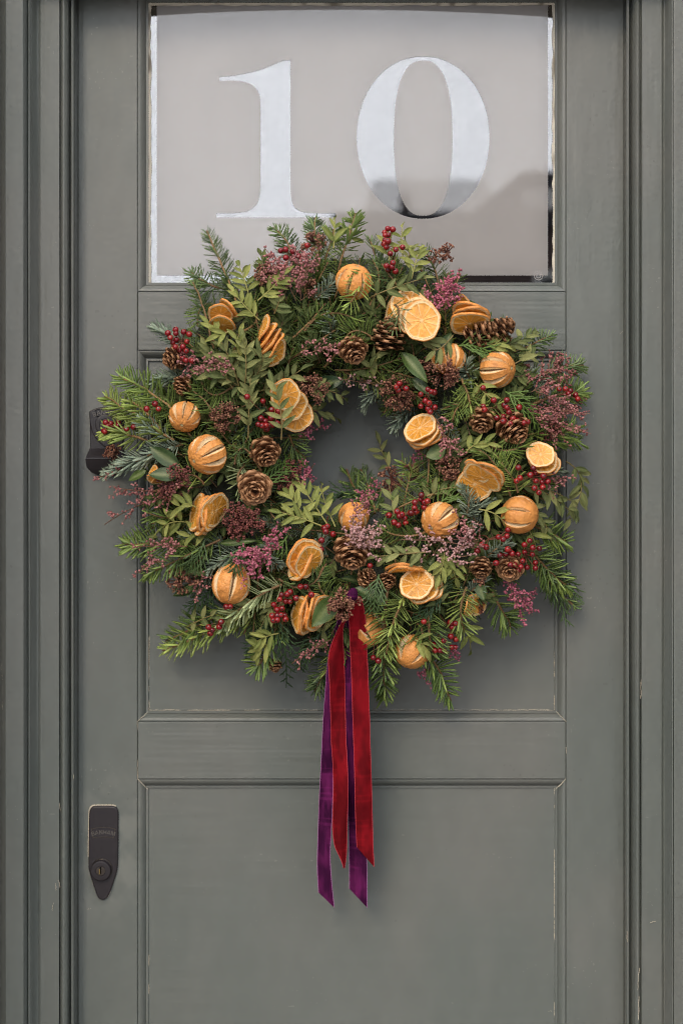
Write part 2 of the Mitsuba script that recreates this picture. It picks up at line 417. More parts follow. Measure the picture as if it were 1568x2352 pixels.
for y0, y1, drop in ((Y_GLASS0, Y_GLASS1, 0.0135), (Y_MID0, Y_MID1, 0.0135), (Y_LOW0, Y_LOW1, 0.0125)):
    mould(y0, y1, drop, None)
for y0, y1, drop in ((Y_MID0, Y_MID1, 0.0135), (Y_LOW0, Y_LOW1, 0.0125)):
    m = bx(dx(SL + 21), dx(SR - 21), drop, drop + 0.014, dz(y1 - 21), dz(y0 + 21))
    m = m.subdivide().subdivide()
    put(numbered('door__panel'), mikit.ply(m, 'paint_level'))


def crack(x0, y0, x1, y1, dep, width=0.8, gaps=0.35, seed=0, mat='crack_filler', parent='door'):
    """A broken line of bare filler where the paint has split along a joint."""
    r = np.random.default_rng(seed)
    L = math.hypot(x1 - x0, y1 - y0)
    n = max(8, int(L / 3))
    t = np.linspace(0, 1, n)
    on = meshkit.fbm(np.column_stack([t * L / 40, t * 0, t * 0 + seed]), 3, seed) > gaps
    ux, uy = (x1 - x0) / L, (y1 - y0) / L
    off = (meshkit.fbm(np.column_stack([t * L / 9, t * 0 + 4, t * 0 + seed]), 2, seed) - 0.5) * 2.0
    wd = width * (0.4 + 0.9 * r.random(n))
    acc = Acc()
    for i in range(n - 1):
        if not on[i]:
            continue
        q = []
        for j in (i, i + 1):
            cx, cy = x0 + ux * t[j] * L - uy * off[j], y0 + uy * t[j] * L + ux * off[j]
            for s in (-1, 1):
                px, py = cx - uy * s * wd[j] / 2, cy + ux * s * wd[j] / 2
                k = (DC - dep) / DC if parent != 'door' else 1.0
                q.append((dx(px) * k, -dep, ZC + (dz(py) - ZC) * k))
                q.append((dx(px) * k, -dep + 0.0012, ZC + (dz(py) - ZC) * k))
        acc.add(q, [[0, 2, 6], [0, 6, 4], [0, 4, 5], [0, 5, 1], [2, 3, 7], [2, 7, 6]])
    if acc.n:
        v, f = acc.mesh()
        tag(put(numbered(parent + '__paint_crack'), mikit.ply((v, f), mat)), kind='stuff')


IN = 24.0
crack(SL + IN, 2350 / 1.5944 - 10, SL + IN, Y_MID1 - IN, -0.0126, 1.5, 0.42, 1)
crack(SL + IN, Y_MID1 - IN, SR - IN, Y_MID1 - IN, -0.0126, 1.2, 0.38, 2)
crack(SR - IN, 1500, SR - IN, Y_MID1 - IN, -0.0126, 1.2, 0.46, 3)
crack(SR - IN, Y_LOW0 + IN, SR - IN, 2340, -0.0116, 1.1, 0.50, 4)
crack(SL + IN, 2200, SL + IN, 2290, -0.0116, 1.3, 0.40, 5)
crack(SL, Y_MID1, SL + IN, Y_MID1 - IN, 0.0004, 1.1, 0.2, 6)
crack(SR, Y_MID1, SR - IN, Y_MID1 - IN, 0.0004, 1.2, 0.2, 7)
crack(SL, Y_LOW0, SL + IN, Y_LOW0 + IN, 0.0004, 1.1, 0.2, 8)
crack(SR, Y_LOW0, SR - IN, Y_LOW0 + IN, 0.0004, 1.2, 0.2, 9)
crack(SL, Y_MID1, SL, Y_LOW0, 0.0001, 0.7, 0.40, 10)
crack(SR, Y_MID1, SR, Y_LOW0, 0.0001, 0.9, 0.40, 11)
crack(1430, 760, 1424, 766, 0.0006, 0.8, 0.0, 12)

for i, (x0, y0, x1, y1, d, w) in enumerate([(1468, 2225, 1464, 2275, .0452, 1.0), (1467, 2290, 1466, 2345, .0450, 1.1), (1493, 2120, 1505, 2118, .0428, .7), (1440, 2140, 1440, 2165, .036, .8), (1472, 1560, 1471, 1606, .040, .8), 
                                               (134, 2022, 138, 2040, .0428, .8), (122, 2075, 120, 2092, .0428, .7), (128, 2030, 129, 2048, .0428, .6), (137, 1845, 138, 1862, .041, .7), (6, 2150, 6, 2345, .0725, .9), (169, 1780, 169, 1790, .036, .9), (5, 1400, 6, 1800, .0725, .6)]):
    crack(x0, y0, x1, y1, d, w, 0.40 if y1 - y0 > 100 else 0.25, 40 + i, parent='door_frame')
for i, (x0, y0, x1, y1, w) in enumerate([(200, 2090, 208, 2088, .6), (258, 798, 263, 798, .9), (228, 1868, 231, 1869, 1.0), (1262, 2330, 1268, 2330, .6), (300, 1330, 303, 1332, .7)]):
    crack(x0, y0, x1, y1, 0.0003 if not 341 < x0 < 1275 else -0.0122, w, 0.1, 80 + i)

# glazing: clear pane, etched field with clear figures, and a second etched layer on the inner pane of the unit
GD = -0.0145


def gz(x, y, dep):
    k = S * (DC - dep) / DC
    return ((x - 784) * k, ZC - (y - 1176) * k)


def zz(pts):
    return [((500 + a * 1.0204) / 1.5944, (150 + b * 1.0204) / 1.5944) for a, b in pts]


def smooth_path(pts, n=10):
    """Catmull-Rom through the points."""
    p = np.array(pts, float)
    out = []
    for i in range(len(p) - 1):
        a, b, c, d = p[max(i - 1, 0)], p[i], p[i + 1], p[min(i + 2, len(p) - 1)]
        for t in np.linspace(0, 1, n, endpoint=False):
            out.append(0.5 * (2 * b + (c - a) * t + (2 * a - 5 * b + 4 * c - d) * t * t + (3 * b - a - 3 * c + d) * t ** 3))
    out.append(p[-1])
    return [tuple(q) for q in out]


one = (smooth_path([(297, 127), (345, 122), (400, 112), (450, 99), (490, 83), (527, 67)]) + [(552, 67)] +
       smooth_path([(552, 535), (555, 565), (565, 592), (585, 608), (612, 615), (650, 617)]) + [(715, 617), (715, 632), (285, 632)] +
       [(285, 617)] + smooth_path([(340, 617), (385, 612), (415, 600), (435, 576), (443, 545), (445, 520)]) +
       smooth_path([(445, 225), (441, 193), (428, 168), (408, 152), (378, 143), (340, 140), (297, 141)]))
ang = np.linspace(0, 2 * np.pi, 160, endpoint=False)


def sup(cx, cy, rx, ry, n):
    c, s = np.cos(ang), np.sin(ang)
    return list(zip(cx + rx * np.sign(c) * np.abs(c) ** (2 / n), cy + ry * np.sign(s) * np.abs(s) ** (2 / n)))


def etched(dep, x0=360, x1=1258, y0=5, y1=632):
    field = Polygon([gz(x0, y0, 0), gz(x1, y0, 0), gz(x1, y1, 0), gz(x0, y1, 0)])
    o = Polygon([gz(*q, 0) for q in zz(one)]).buffer(0)
    zo = Polygon([gz(*q, 0) for q in zz(sup(1028, 345, 238, 292, 2.06))])
    zi = Polygon([gz(*q, 0) for q in zz(sup(1028, 347, 105, 279, 2.5))])
    # the sheet lies behind the stile plane: same figures, at the sheet's true size
    k = (DC - GD) / DC
    g = field.difference(o).difference(zo.difference(zi))
    return affinity.scale(g, k, k, origin=(0, ZC))


film = etched(GD)
put('door__window', mikit.ply(bx(dx(SL + 14), dx(SR - 14), -GD, -GD + 0.0003, dz(Y_GLASS1 - 14), dz(Y_GLASS0 + 14)), 'clear_glass'))
v = np.array([(dx(SL + 12), -GD, dz(Y_GLASS1 - 12)), (dx(SR - 12), -GD, dz(Y_GLASS1 - 12)), (dx(SR - 12), -GD, dz(Y_GLASS0 + 12)), (dx(SL + 12), -GD, dz(Y_GLASS0 + 12))])
scene['door__window'] = mikit.ply((v, np.array([[0, 1, 2], [0, 2, 3]])), 'clear_glass')
tag('door__window', 'large glazed top light of the door')


def sheet(poly, y):
    V, F, n0 = [], [], 0
    for g in getattr(poly, 'geoms', [poly]):
        v2, f2 = trimesh.creation.triangulate_polygon(g, engine='earcut')
        V.append(np.column_stack([v2[:, 0], np.full(len(v2), y), v2[:, 1]])); F.append(np.array(f2) + n0); n0 += len(v2)
    m = trimesh.Trimesh(np.vstack(V), np.vstack(F), process=False)
    if m.face_normals[:, 1].mean() > 0:
        m.invert()
    return m


put('door__window__etched_field', mikit.ply(sheet(film, -GD + 0.0009), 'etched_glass'))
tag('door__window__etched_field', 'frosted field with clear numerals 1 and 0')
inner = film.buffer(-0.0048)               # the inner pane's etching keeps clear of the figures' edges
put('door__window__etched_field_001', mikit.ply(sheet(inner, -GD + 0.0140), 'etched_inner'))
put('door__window__inner_pane', mikit.ply((v + [0, 0.0022, 0], np.array([[0, 1, 2], [0, 2, 3]])), 'coated_glass'))
put('door__window__spacer', mikit.ply(plate(Polygon([(dx(SL + 12), dz(Y_GLASS1 - 12)), (dx(SR - 12), dz(Y_GLASS1 - 12)), (dx(SR - 12), dz(Y_GLASS0 + 12)), (dx(SL + 12), dz(Y_GLASS0 + 12))]).difference(
    sbox(dx(SL + 27), dz(Y_GLASS1 - 27), dx(SR - 27), dz(Y_GLASS0 + 27))), -GD + 0.004, 0.012), 'joint_dark'))


def putty_strip(x0, y0, x1, y1, seed):
    n = 120
    t = np.linspace(0, 1, n)
    L = math.hypot(x1 - x0, y1 - y0)
    ux, uy = (x1 - x0) / L, (y1 - y0) / L
    wd = 4.2 + 3.2 * (meshkit.fbm(np.column_stack([t * L / 22, t * 0, t * 0 + seed]), 4, seed) - 0.5) * 2
    rows = []
    for a, h in ((-2.0, 0.004), (0.0, 0.0028), (0.7, 0.0016), (1.0, 0.0002)):
        off = np.where(a < 0, a, a * wd)
        px, py = x0 + ux * t * L - uy * off, y0 + uy * t * L + ux * off
        rows.append(np.column_stack([dx(px), np.full(n, -GD - h), dz(py)]))
    put(numbered('door__window__putty'), mikit.ply((np.vstack(rows), grid_faces(4, n)), 'putty', smooth=40))


putty_strip(SL + 24, Y_GLASS1 - 24, SL + 24, Y_GLASS0 + 24, 1)
putty_strip(SL + 24, Y_GLASS0 + 24, SR - 24, Y_GLASS0 + 24, 2)
putty_strip(SR - 24, Y_GLASS0 + 24, SR - 24, Y_GLASS1 - 24, 3)

# dim marks: maker's stamp etched in the corner of the glass
st = Acc()
for r0 in (10.5, 6.0):
    t = np.linspace(0, 2 * np.pi, 60)
    cxs, cys = 1239, 629
    ring = np.array([[gz(cxs + r * np.cos(a), cys + r * np.sin(a), 0)[0], -GD + 0.0006, gz(cxs + r * np.cos(a), cys + r * np.sin(a), 0)[1]] for r in (r0, r0 - 1.3) for a in t])
    st.add(ring, grid_faces(2, 60))
v, f = st.mesh()
scene['stamp_white'] = {'type': 'twosided', 'b': {'type': 'diffuse', 'reflectance': {'type': 'rgb', 'value': (0.36, 0.34, 0.33)}}}
put('door__window__stamp', mikit.ply((v, f), 'stamp_white'))


# ---------------------------------------------------------------- locks
def spl(pts, n=6):
    p = smooth_path(pts + [pts[0]], n)
    return Polygon(p[:-1]).buffer(0)


def lathe(cx, cz, y0, prof, n=40):
    """prof: (radius, distance in front of y0)."""
    t = np.arange(n) * 2 * np.pi / n
    V = np.array([[(cx + r * math.cos(a), y0 - h, cz + r * math.sin(a)) for a in t] for r, h in prof])
    m = trimesh.Trimesh(V.reshape(-1, 3), grid_faces(len(prof), n, True), process=False)
    m.fix_normals()
    return m


def letters(text, cx, cz, height, radius, y_front, depth):
    out, pos = [], 0.0
    ms = []
    for ch in text:
        m = meshkit.text_mesh(ch, height, depth)
        w = m.bounds[1][0] - m.bounds[0][0]
        ms.append((m, m.bounds[0][0], w))
    total = sum(w for _, _, w in ms) + 0.13 * height * (len(ms) - 1)
    x = -total / 2
    for m, x0, w in ms:
        v = np.array(m.vertices)
        a = (x + w / 2) / radius
        lx, ly = v[:, 0] - x0 - w / 2, v[:, 1]
        X = cx + (radius + ly) * np.sin(a) + lx * np.cos(a)
        Z = cz - radius + (radius + ly) * np.cos(a) - lx * np.sin(a)
        m2 = trimesh.Trimesh(np.column_stack([X, y_front + depth - v[:, 2], Z]), m.faces, process=False)
        m2.fix_normals()
        out.append(m2)
        x += w + 0.13 * height
    return trimesh.util.concatenate(out)


def l5(a, b):
    return dx((280 + a / 5.225) / 1.5944), dz((2900 + b / 5.225) / 1.5944)


def arc_plate(cx, cz, half_w, h, radius, taper=0.86):
    t = np.linspace(-1, 1, 17)
    a = t * half_w / radius
    top = [(cx + radius * math.sin(x), cz - radius + radius * math.cos(x)) for x in a]
    bot = [(cx + (radius - h) * math.sin(x * taper * radius / (radius - h)), cz - radius + (radius - h) * math.cos(x * taper)) for x in a[::-1]]
    return Polygon(top + bot)


# lower deadlock
out = spl([l5(*q) for q in [(252, 420), (272, 320), (330, 272), (440, 266), (600, 265), (710, 270), (775, 300), (803, 370), (808, 470), (806, 720), (804, 1000), (800, 1250), (795, 1420), (768, 1560), (728, 1690), (685, 1820), (640, 1940), (585, 2030), (512, 2058), (440, 2035), (395, 1960),
                              (342, 1800), (300, 1670), (258, 1530), (238, 1410), (240, 1200), (243, 900), (248, 600)]])
tag('door__lock', 'long black tapering keyhole lock low on the left stile')
rim = out.buffer(0.0011)
put('door__lock__chipped_edge', mikit.ply(plate(affinity.translate(rim, -0.0006, 0.0005).intersection(unary_union([sbox(l5(190, 0)[0], l5(0, 1250)[1], l5(300, 0)[0], l5(0, 250)[1]), sbox(l5(540, 0)[0], l5(0, 2080)[1], l5(700, 0)[0], l5(0, 1900)[1]), sbox(l5(300, 0)[0], l5(0, 300)[1], l5(760, 0)[0], l5(0, 200)[1])])), -0.0008, 0.0008), 'crack_filler'))
badge_c = l5(528, 668)
badge = arc_plate(badge_c[0], badge_c[1], 0.0179, 0.0141, 0.055)
put('door__lock', mikit.ply(domed(out, 0.0, 0.0058, 0.0022), 'lock_metal', smooth=40))
ring_p = badge.buffer(0.0006).difference(badge.buffer(-0.0004))
put('door__lock__badge', mikit.ply(plate(ring_p, -0.0064, 0.001), 'worn_metal'))
put('door__lock__lettering', mikit.ply(letters('BANHAM', badge_c[0], badge_c[1] - 0.0100, 0.0060, 0.05, -0.0067, 0.0013), 'letter_metal'))
c = l5(500, 1462)
put('door__lock__collar', mikit.ply(lathe(c[0], c[1], 0.0, [(0.0160, 0.0055), (0.0152, 0.0070), (0.0148, 0.0072)]), 'worn_metal', smooth=40))
c = l5(487, 1482)
put('door__lock__cylinder', mikit.ply(lathe(c[0], c[1], 0.0, [(0.0149, 0.005), (0.0149, 0.0120), (0.0142, 0.0130), (0.0130, 0.0134), (0.0074, 0.0134), (0.0070, 0.0122), (0.0001, 0.0122)]), 'lock_metal', smooth=35))
put('door__lock__plug', mikit.ply(lathe(c[0], c[1], 0.0, [(0.0069, 0.0118), (0.0067, 0.0129), (0.0001, 0.0131)]), 'worn_metal', smooth=35))
put('door__lock__keyhole', mikit.ply(bx(c[0] - 0.0011, c[0] + 0.0011, -0.01335, -0.0125, c[1] - 0.0042, c[1] + 0.0062), 'keyhole_dark'))
put('door__lock__keyway', mikit.ply(bx(c[0] - 0.0022, c[0] - 0.0010, -0.0137, -0.0125, c[1] - 0.0046, c[1] + 0.003, 0.0002), 'brass'))


# upper latch with finger pull
def l4(a, b):
    return dx((300 + a / 2.24) / 1.5944), dz((1350 + b / 2.24) / 1.5944)


base = spl([l4(*q) for q in [(66, 350), (110, 328), (190, 312), (280, 322), (340, 350), (345, 500), (342, 650), (352, 745), (350, 800), (320, 850), (270, 878), (200, 884), (135, 872), (85, 840), (56, 800), (53, 745), (70, 660), (68, 500)]])
tag('door__lock_001', 'black latch with round cylinder and finger pull behind the fir tips')
put('door__lock_001', mikit.ply(domed(base, 0.0, 0.004, 0.0015), 'lock_metal', smooth=40))
boss = spl([l4(*q) for q in [(68, 352), (120, 330), (200, 316), (285, 328), (342, 352), (338, 440), (315, 530), (270, 600), (205, 645), (145, 600), (95, 530), (72, 440)]])
put('door__lock_001__boss', mikit.ply(domed(boss, -0.003, 0.0065, 0.0018), 'lock_metal', smooth=40))
# finger pull: plate bending outwards below the boss
n = 24
prof = [(655, 0.0050), (668, 0.0075), (690, 0.014), (715, 0.022), (735, 0.0265), (745, 0.0275), (752, 0.0265), (775, 0.025), (815, 0.021), (850, 0.0165), (872, 0.012), (880, 0.009)]
rows = []
for yy, d in prof:
    hw = 138 + 12 * min(1, (yy - 655) / 90) if yy < 790 else 150 * math.sqrt(max(0.02, 1 - ((yy - 790) / 95) ** 2))
    xs = np.linspace(205 - hw, 205 + hw, n)
    rows.append([(l4(x, yy)[0], -d, l4(x, yy)[1]) for x in xs])
back = [[(x, y + 0.003, z) for x, y, z in r] for r in rows]
V = np.array(rows + back[::-1]).reshape(-1, 3)
m = trimesh.Trimesh(V, grid_faces(len(rows) * 2, n), process=False)
put('door__lock_001__pull', mikit.ply(m, 'lock_metal', smooth=35))
c = l4(203, 462)
put('door__lock_001__cylinder', mikit.ply(lathe(c[0], c[1], -0.003, [(0.0152, 0.004), (0.0152, 0.0100), (0.0144, 0.0112), (0.0125, 0.0116), (0.0088, 0.0116), (0.0082, 0.0106), (0.0001, 0.0106)]), 'lock_metal', smooth=35))
put('door__lock_001__plug', mikit.ply(lathe(c[0], c[1], -0.003, [(0.0081, 0.0100), (0.0079, 0.0112), (0.0001, 0.0113)]), 'lock_metal', smooth=35))
bc = l4(205, 330)
badge = arc_plate(bc[0], bc[1], 0.0150, 0.0105, 0.05, 0.88)
put('door__lock_001__badge', mikit.ply(plate(badge.buffer(0.0006).difference(badge.buffer(-0.0002)), -0.0103, 0.001), 'keyhole_dark'))
put('door__lock_001__lettering', mikit.ply(letters('BANHAM', bc[0], bc[1] - 0.0088, 0.0064, 0.045, -0.0103, 0.0012), 'letter_metal'))

# ---------------------------------------------------------------- wreath
tag('wreath', 'lush round evergreen wreath with dried oranges, pine cones and red berries hung on the door', 'wreath')
CX, CY, R0, RW = 800.0, 1045.0, 0.205, 0.150


def h(x, y):
    """Depth of the wreath's front surface in front of the stiles at an elevation point."""
    r = math.hypot(x - CX, y - CY) * S
    u = (r - R0) / RW
    return 0.040 + 0.085 * math.sqrt(max(0.0, 1 - u * u))


def P(x, y, off=0.0):
    return W(x, y, h(x, y) + off)


def jit(c, amt=0.15):
    return np.asarray(c) * (1 + amt * (rng.random() * 2 - 1))


# moss ring
u, w = np.meshgrid(np.linspace(0, 2 * np.pi, 128, endpoint=False), np.linspace(0, 2 * np.pi, 32, endpoint=False), indexing='ij')
c0 = W(CX, CY, 0.05)
rr = R0 + 0.083 * np.cos(w)
V = np.stack([c0[0] + rr * np.cos(u), -0.048 - 0.038 * np.sin(w), c0[2] + rr * np.sin(u)], -1)
nz = meshkit.fbm(V * 45, 3, 2) - 0.5
V = V + nz[..., None] * 0.018 * np.stack([np.cos(w) * np.cos(u), -np.sin(w), np.cos(w) * np.sin(u)], -1)
i, j = np.meshgrid(np.arange(128), np.arange(32), indexing='ij')
a, b, c_, d_ = i * 32 + j, ((i + 1) % 128) * 32 + j, ((i + 1) % 128) * 32 + (j + 1) % 32, i * 32 + (j + 1) % 32
moss = Acc().add(V.reshape(-1, 3), np.vstack([np.stack([a, b, c_], -1).reshape(-1, 3), np.stack([a, c_, d_], -1).reshape(-1, 3)]), (0.022, 0.026, 0.012))
put('wreath__moss_ring', moss.ply('twig_bark'))

# ---- needles
KIND = {  # needle length, width, per metre, opening angle, colours, arrangement
    'fir': dict(L=0.0225, w=0.00115, den=760, open=69, col=((0.052, 0.090, 0.022), (0.120, 0.162, 0.038)), flat=0.88, curl=0.16),
    'spruce': dict(L=0.0205, w=0.00090, den=860, open=64, col=((0.038, 0.068, 0.024), (0.084, 0.116, 0.038)), flat=0.75, curl=0.06),
    'light': dict(L=0.0220, w=0.00115, den=760, open=66, col=((0.120, 0.165, 0.036), (0.180, 0.215, 0.055)), flat=0.8, curl=0.14),
    'noble': dict(L=0.0180, w=0.00135, den=1150, open=54, col=((0.105, 0.140, 0.100), (0.180, 0.215, 0.160)), flat=0.35, curl=0.35),
    'pale': dict(L=0.0210, w=0.00125, den=720, open=64, col=((0.150, 0.190, 0.085), (0.24, 0.27, 0.14)), flat=0.8, curl=0.18),
}


def needle_mesh(acc, base, dirs, lens, wid, side, bend, cols):
    n = len(base)
    nrm = unit(np.cross(dirs, side))
    side = np.cross(nrm, dirs)
    mid = base + dirs * (lens * 0.5)[:, None] + bend * 0.25
    m2 = base + dirs * (lens * 0.86)[:, None] + bend * 0.74
    tip = base + dirs * lens[:, None] + bend
    wv = wid[:, None]

    def ring(c, k):
        return np.stack([c + side * wv * k, c - side * wv * k, c + nrm * wv * k * 0.8], 1)
    V = np.concatenate([ring(base, 0.7), ring(mid, 1.0), ring(m2, 0.8), tip[:, None]], 1)
    F = []
    for r in (0, 3):
        for k in range(3):
            k2 = (k + 1) % 3
            F += [(r + k, r + k2, r + 3 + k2), (r + k, r + 3 + k2, r + 3 + k)]
    F += [(6, 7, 9), (7, 8, 9), (8, 6, 9)]
    F = (np.array(F)[None] + (np.arange(n) * 10)[:, None, None]).reshape(-1, 3)
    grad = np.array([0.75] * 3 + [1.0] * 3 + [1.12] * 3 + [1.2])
    acc.add(V.reshape(-1, 3), F, (cols[:, None, :] * grad[None, :, None]).reshape(-1, 3))


def sprig_geometry(path, kind, roll=0.0, twig=None, needles=None, scale=1.0, tone=1.0):
    k = KIND[kind]
    seg = np.linalg.norm(np.diff(path, axis=0), axis=1)
    L = seg.sum()
    n = int(L * k['den'] * 0.92)
    cum = np.concatenate([[0], np.cumsum(seg)]) / L
    s = np.clip((np.arange(n) + rng.random(n)) / n, 0, 1) ** 0.95
    p = np.stack([np.interp(s, cum, path[:, i]) for i in range(3)], 1)
    tan = unit(np.gradient(path, axis=0))
    t = unit(np.stack([np.interp(s, cum, tan[:, i]) for i in range(3)], 1))
    up = np.array([0, -1.0, 0.25])
    N0 = unit(up - (t @ up)[:, None] * t)
    B0 = np.cross(t, N0)
    cr, sr = math.cos(roll), math.sin(roll)
    N1, B1 = N0 * cr + B0 * sr, B0 * cr - N0 * sr
    flat = rng.random(n) < k['flat']
    sgn = np.where(rng.random(n) < 0.5, -1.0, 1.0)
    phi = np.where(flat, sgn * np.radians(82 + 20 * rng.standard_normal(n)), np.radians(rng.uniform(-115, 115, n)))
    al = np.radians(k['open'] + 7 * rng.standard_normal(n)) * (1 - 0.50 * s ** 5) * np.where(flat, 1.0, 0.86)
    rad = np.cos(phi)[:, None] * N1 + np.sin(phi)[:, None] * B1
    d = unit(np.cos(al)[:, None] * t + np.sin(al)[:, None] * rad)
    ln = k['L'] * scale * (0.72 + 0.28 * np.sin(np.pi * np.clip(s * 0.85 + 0.22, 0, 1))) * (1 - 0.25 * np.clip((s - 0.85) / 0.15, 0, 1)) * rng.uniform(0.82, 1.12, n) * np.where(flat, 1.0, 0.82)
    wid = k['w'] * scale * rng.uniform(0.85, 1.15, n)
    bend = (N1 * k['curl'] + t * 0.10) * ln[:, None] + rng.standard_normal((n, 3)) * 0.05 * ln[:, None]
    a, b = np.array(k['col'][0]), np.array(k['col'][1])
    q = rng.random((n, 1))
    cols = (a * (1 - q) + b * q) * rng.uniform(0.78, 1.2, (n, 1)) * tone
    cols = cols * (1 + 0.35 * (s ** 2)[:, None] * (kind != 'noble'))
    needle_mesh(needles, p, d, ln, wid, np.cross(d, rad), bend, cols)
    tube(twig, path, np.linspace(0.0017, 0.0010, len(path)) * scale, 5, np.array((0.19, 0.105, 0.042)) * rng.uniform(0.7, 1.25))
    # end bud
    e, te = path[-1], tan[-1]
    tube(twig, [e, e + te * 0.002, e + te * 0.005], [0.0014, 0.0018, 0.0003], 5, (0.15, 0.07, 0.035))


def sprig_template(kind, tone):
    path = bezier(np.zeros(3), np.array([0.05, -0.006, rng.normal(0, 0.006)]), np.array([0.10, 0.0, 0.0]), 10)
    tw, nd = Acc(), Acc()
    sprig_geometry(path, kind, rng.normal(0, 0.4), tw, nd, 1.0, tone)
    return tw.ply('twig_bark'), nd.ply('needle_green')


NAMES = {'fir': 'fir_sprig', 'spruce': 'spruce_sprig', 'light': 'fir_sprig', 'noble': 'noble_fir_sprig', 'pale': 'fir_sprig'}
TEMPLATES = {k: [sprig_template(k, t) for t in (0.85, 1.0, 1.1, 1.2)] for k in ('fir', 'spruce', 'light', 'noble')}


def sprig_copy(kind, a, b):
    d = b - a
    x = unit(d)
    y = unit(np.array([0, 1.0, 0]) - x[1] * x)
    z = np.cross(x, y)
    k = np.linalg.norm(d) / 0.10
    M = np.eye(4)
    M[:3, 0], M[:3, 1], M[:3, 2], M[:3, 3] = x * k, y * (0.5 + 0.5 * k), z * (0.5 + 0.5 * k), a
    tw, nd = TEMPLATES[kind][rng.integers(4)]
    key = numbered('wreath__' + NAMES[kind])
    put(key, tw, M)
    put(key + '__needles', nd, M)
    tag(key + '__needles', kind='stuff')


def sprig(kind, pts, off=None, roll=None, scale=1.0, tone=1.0):
    """pts: base, (bend,) tip as (x, y, offset from the wreath's front surface)."""
    q = [P(x, y, o) for x, y, o in pts]
    if len(q) == 2:
        m = (q[0] + q[1]) / 2 + np.array([rng.normal(0, 0.005), -0.006, rng.normal(0, 0.005)])
        q = [q[0], m, q[1]]
    else:
        q[1] = 2 * q[1] - 0.5 * (q[0] + q[2])
    path = bezier(*q, 12)
    path += (meshkit.fbm(path * 30 + rng.random() * 50, 2, 1)[:, None] - 0.5) * 0.006
    tw, nd = Acc(), Acc()
    sprig_geometry(path, kind, rng.normal(0, 0.3) if roll is None else roll, tw, nd, scale, tone)
    name = {'fir': 'fir_sprig', 'spruce': 'spruce_sprig', 'light': 'fir_sprig', 'noble': 'noble_fir_sprig', 'pale': 'fir_sprig'}[kind]
    key = numbered('wreath__' + name)
    put(key, tw.ply('twig_bark'))
    put(key + '__needles', nd.ply('needle_green'))
    tag(key + '__needles', kind='stuff')
    return key


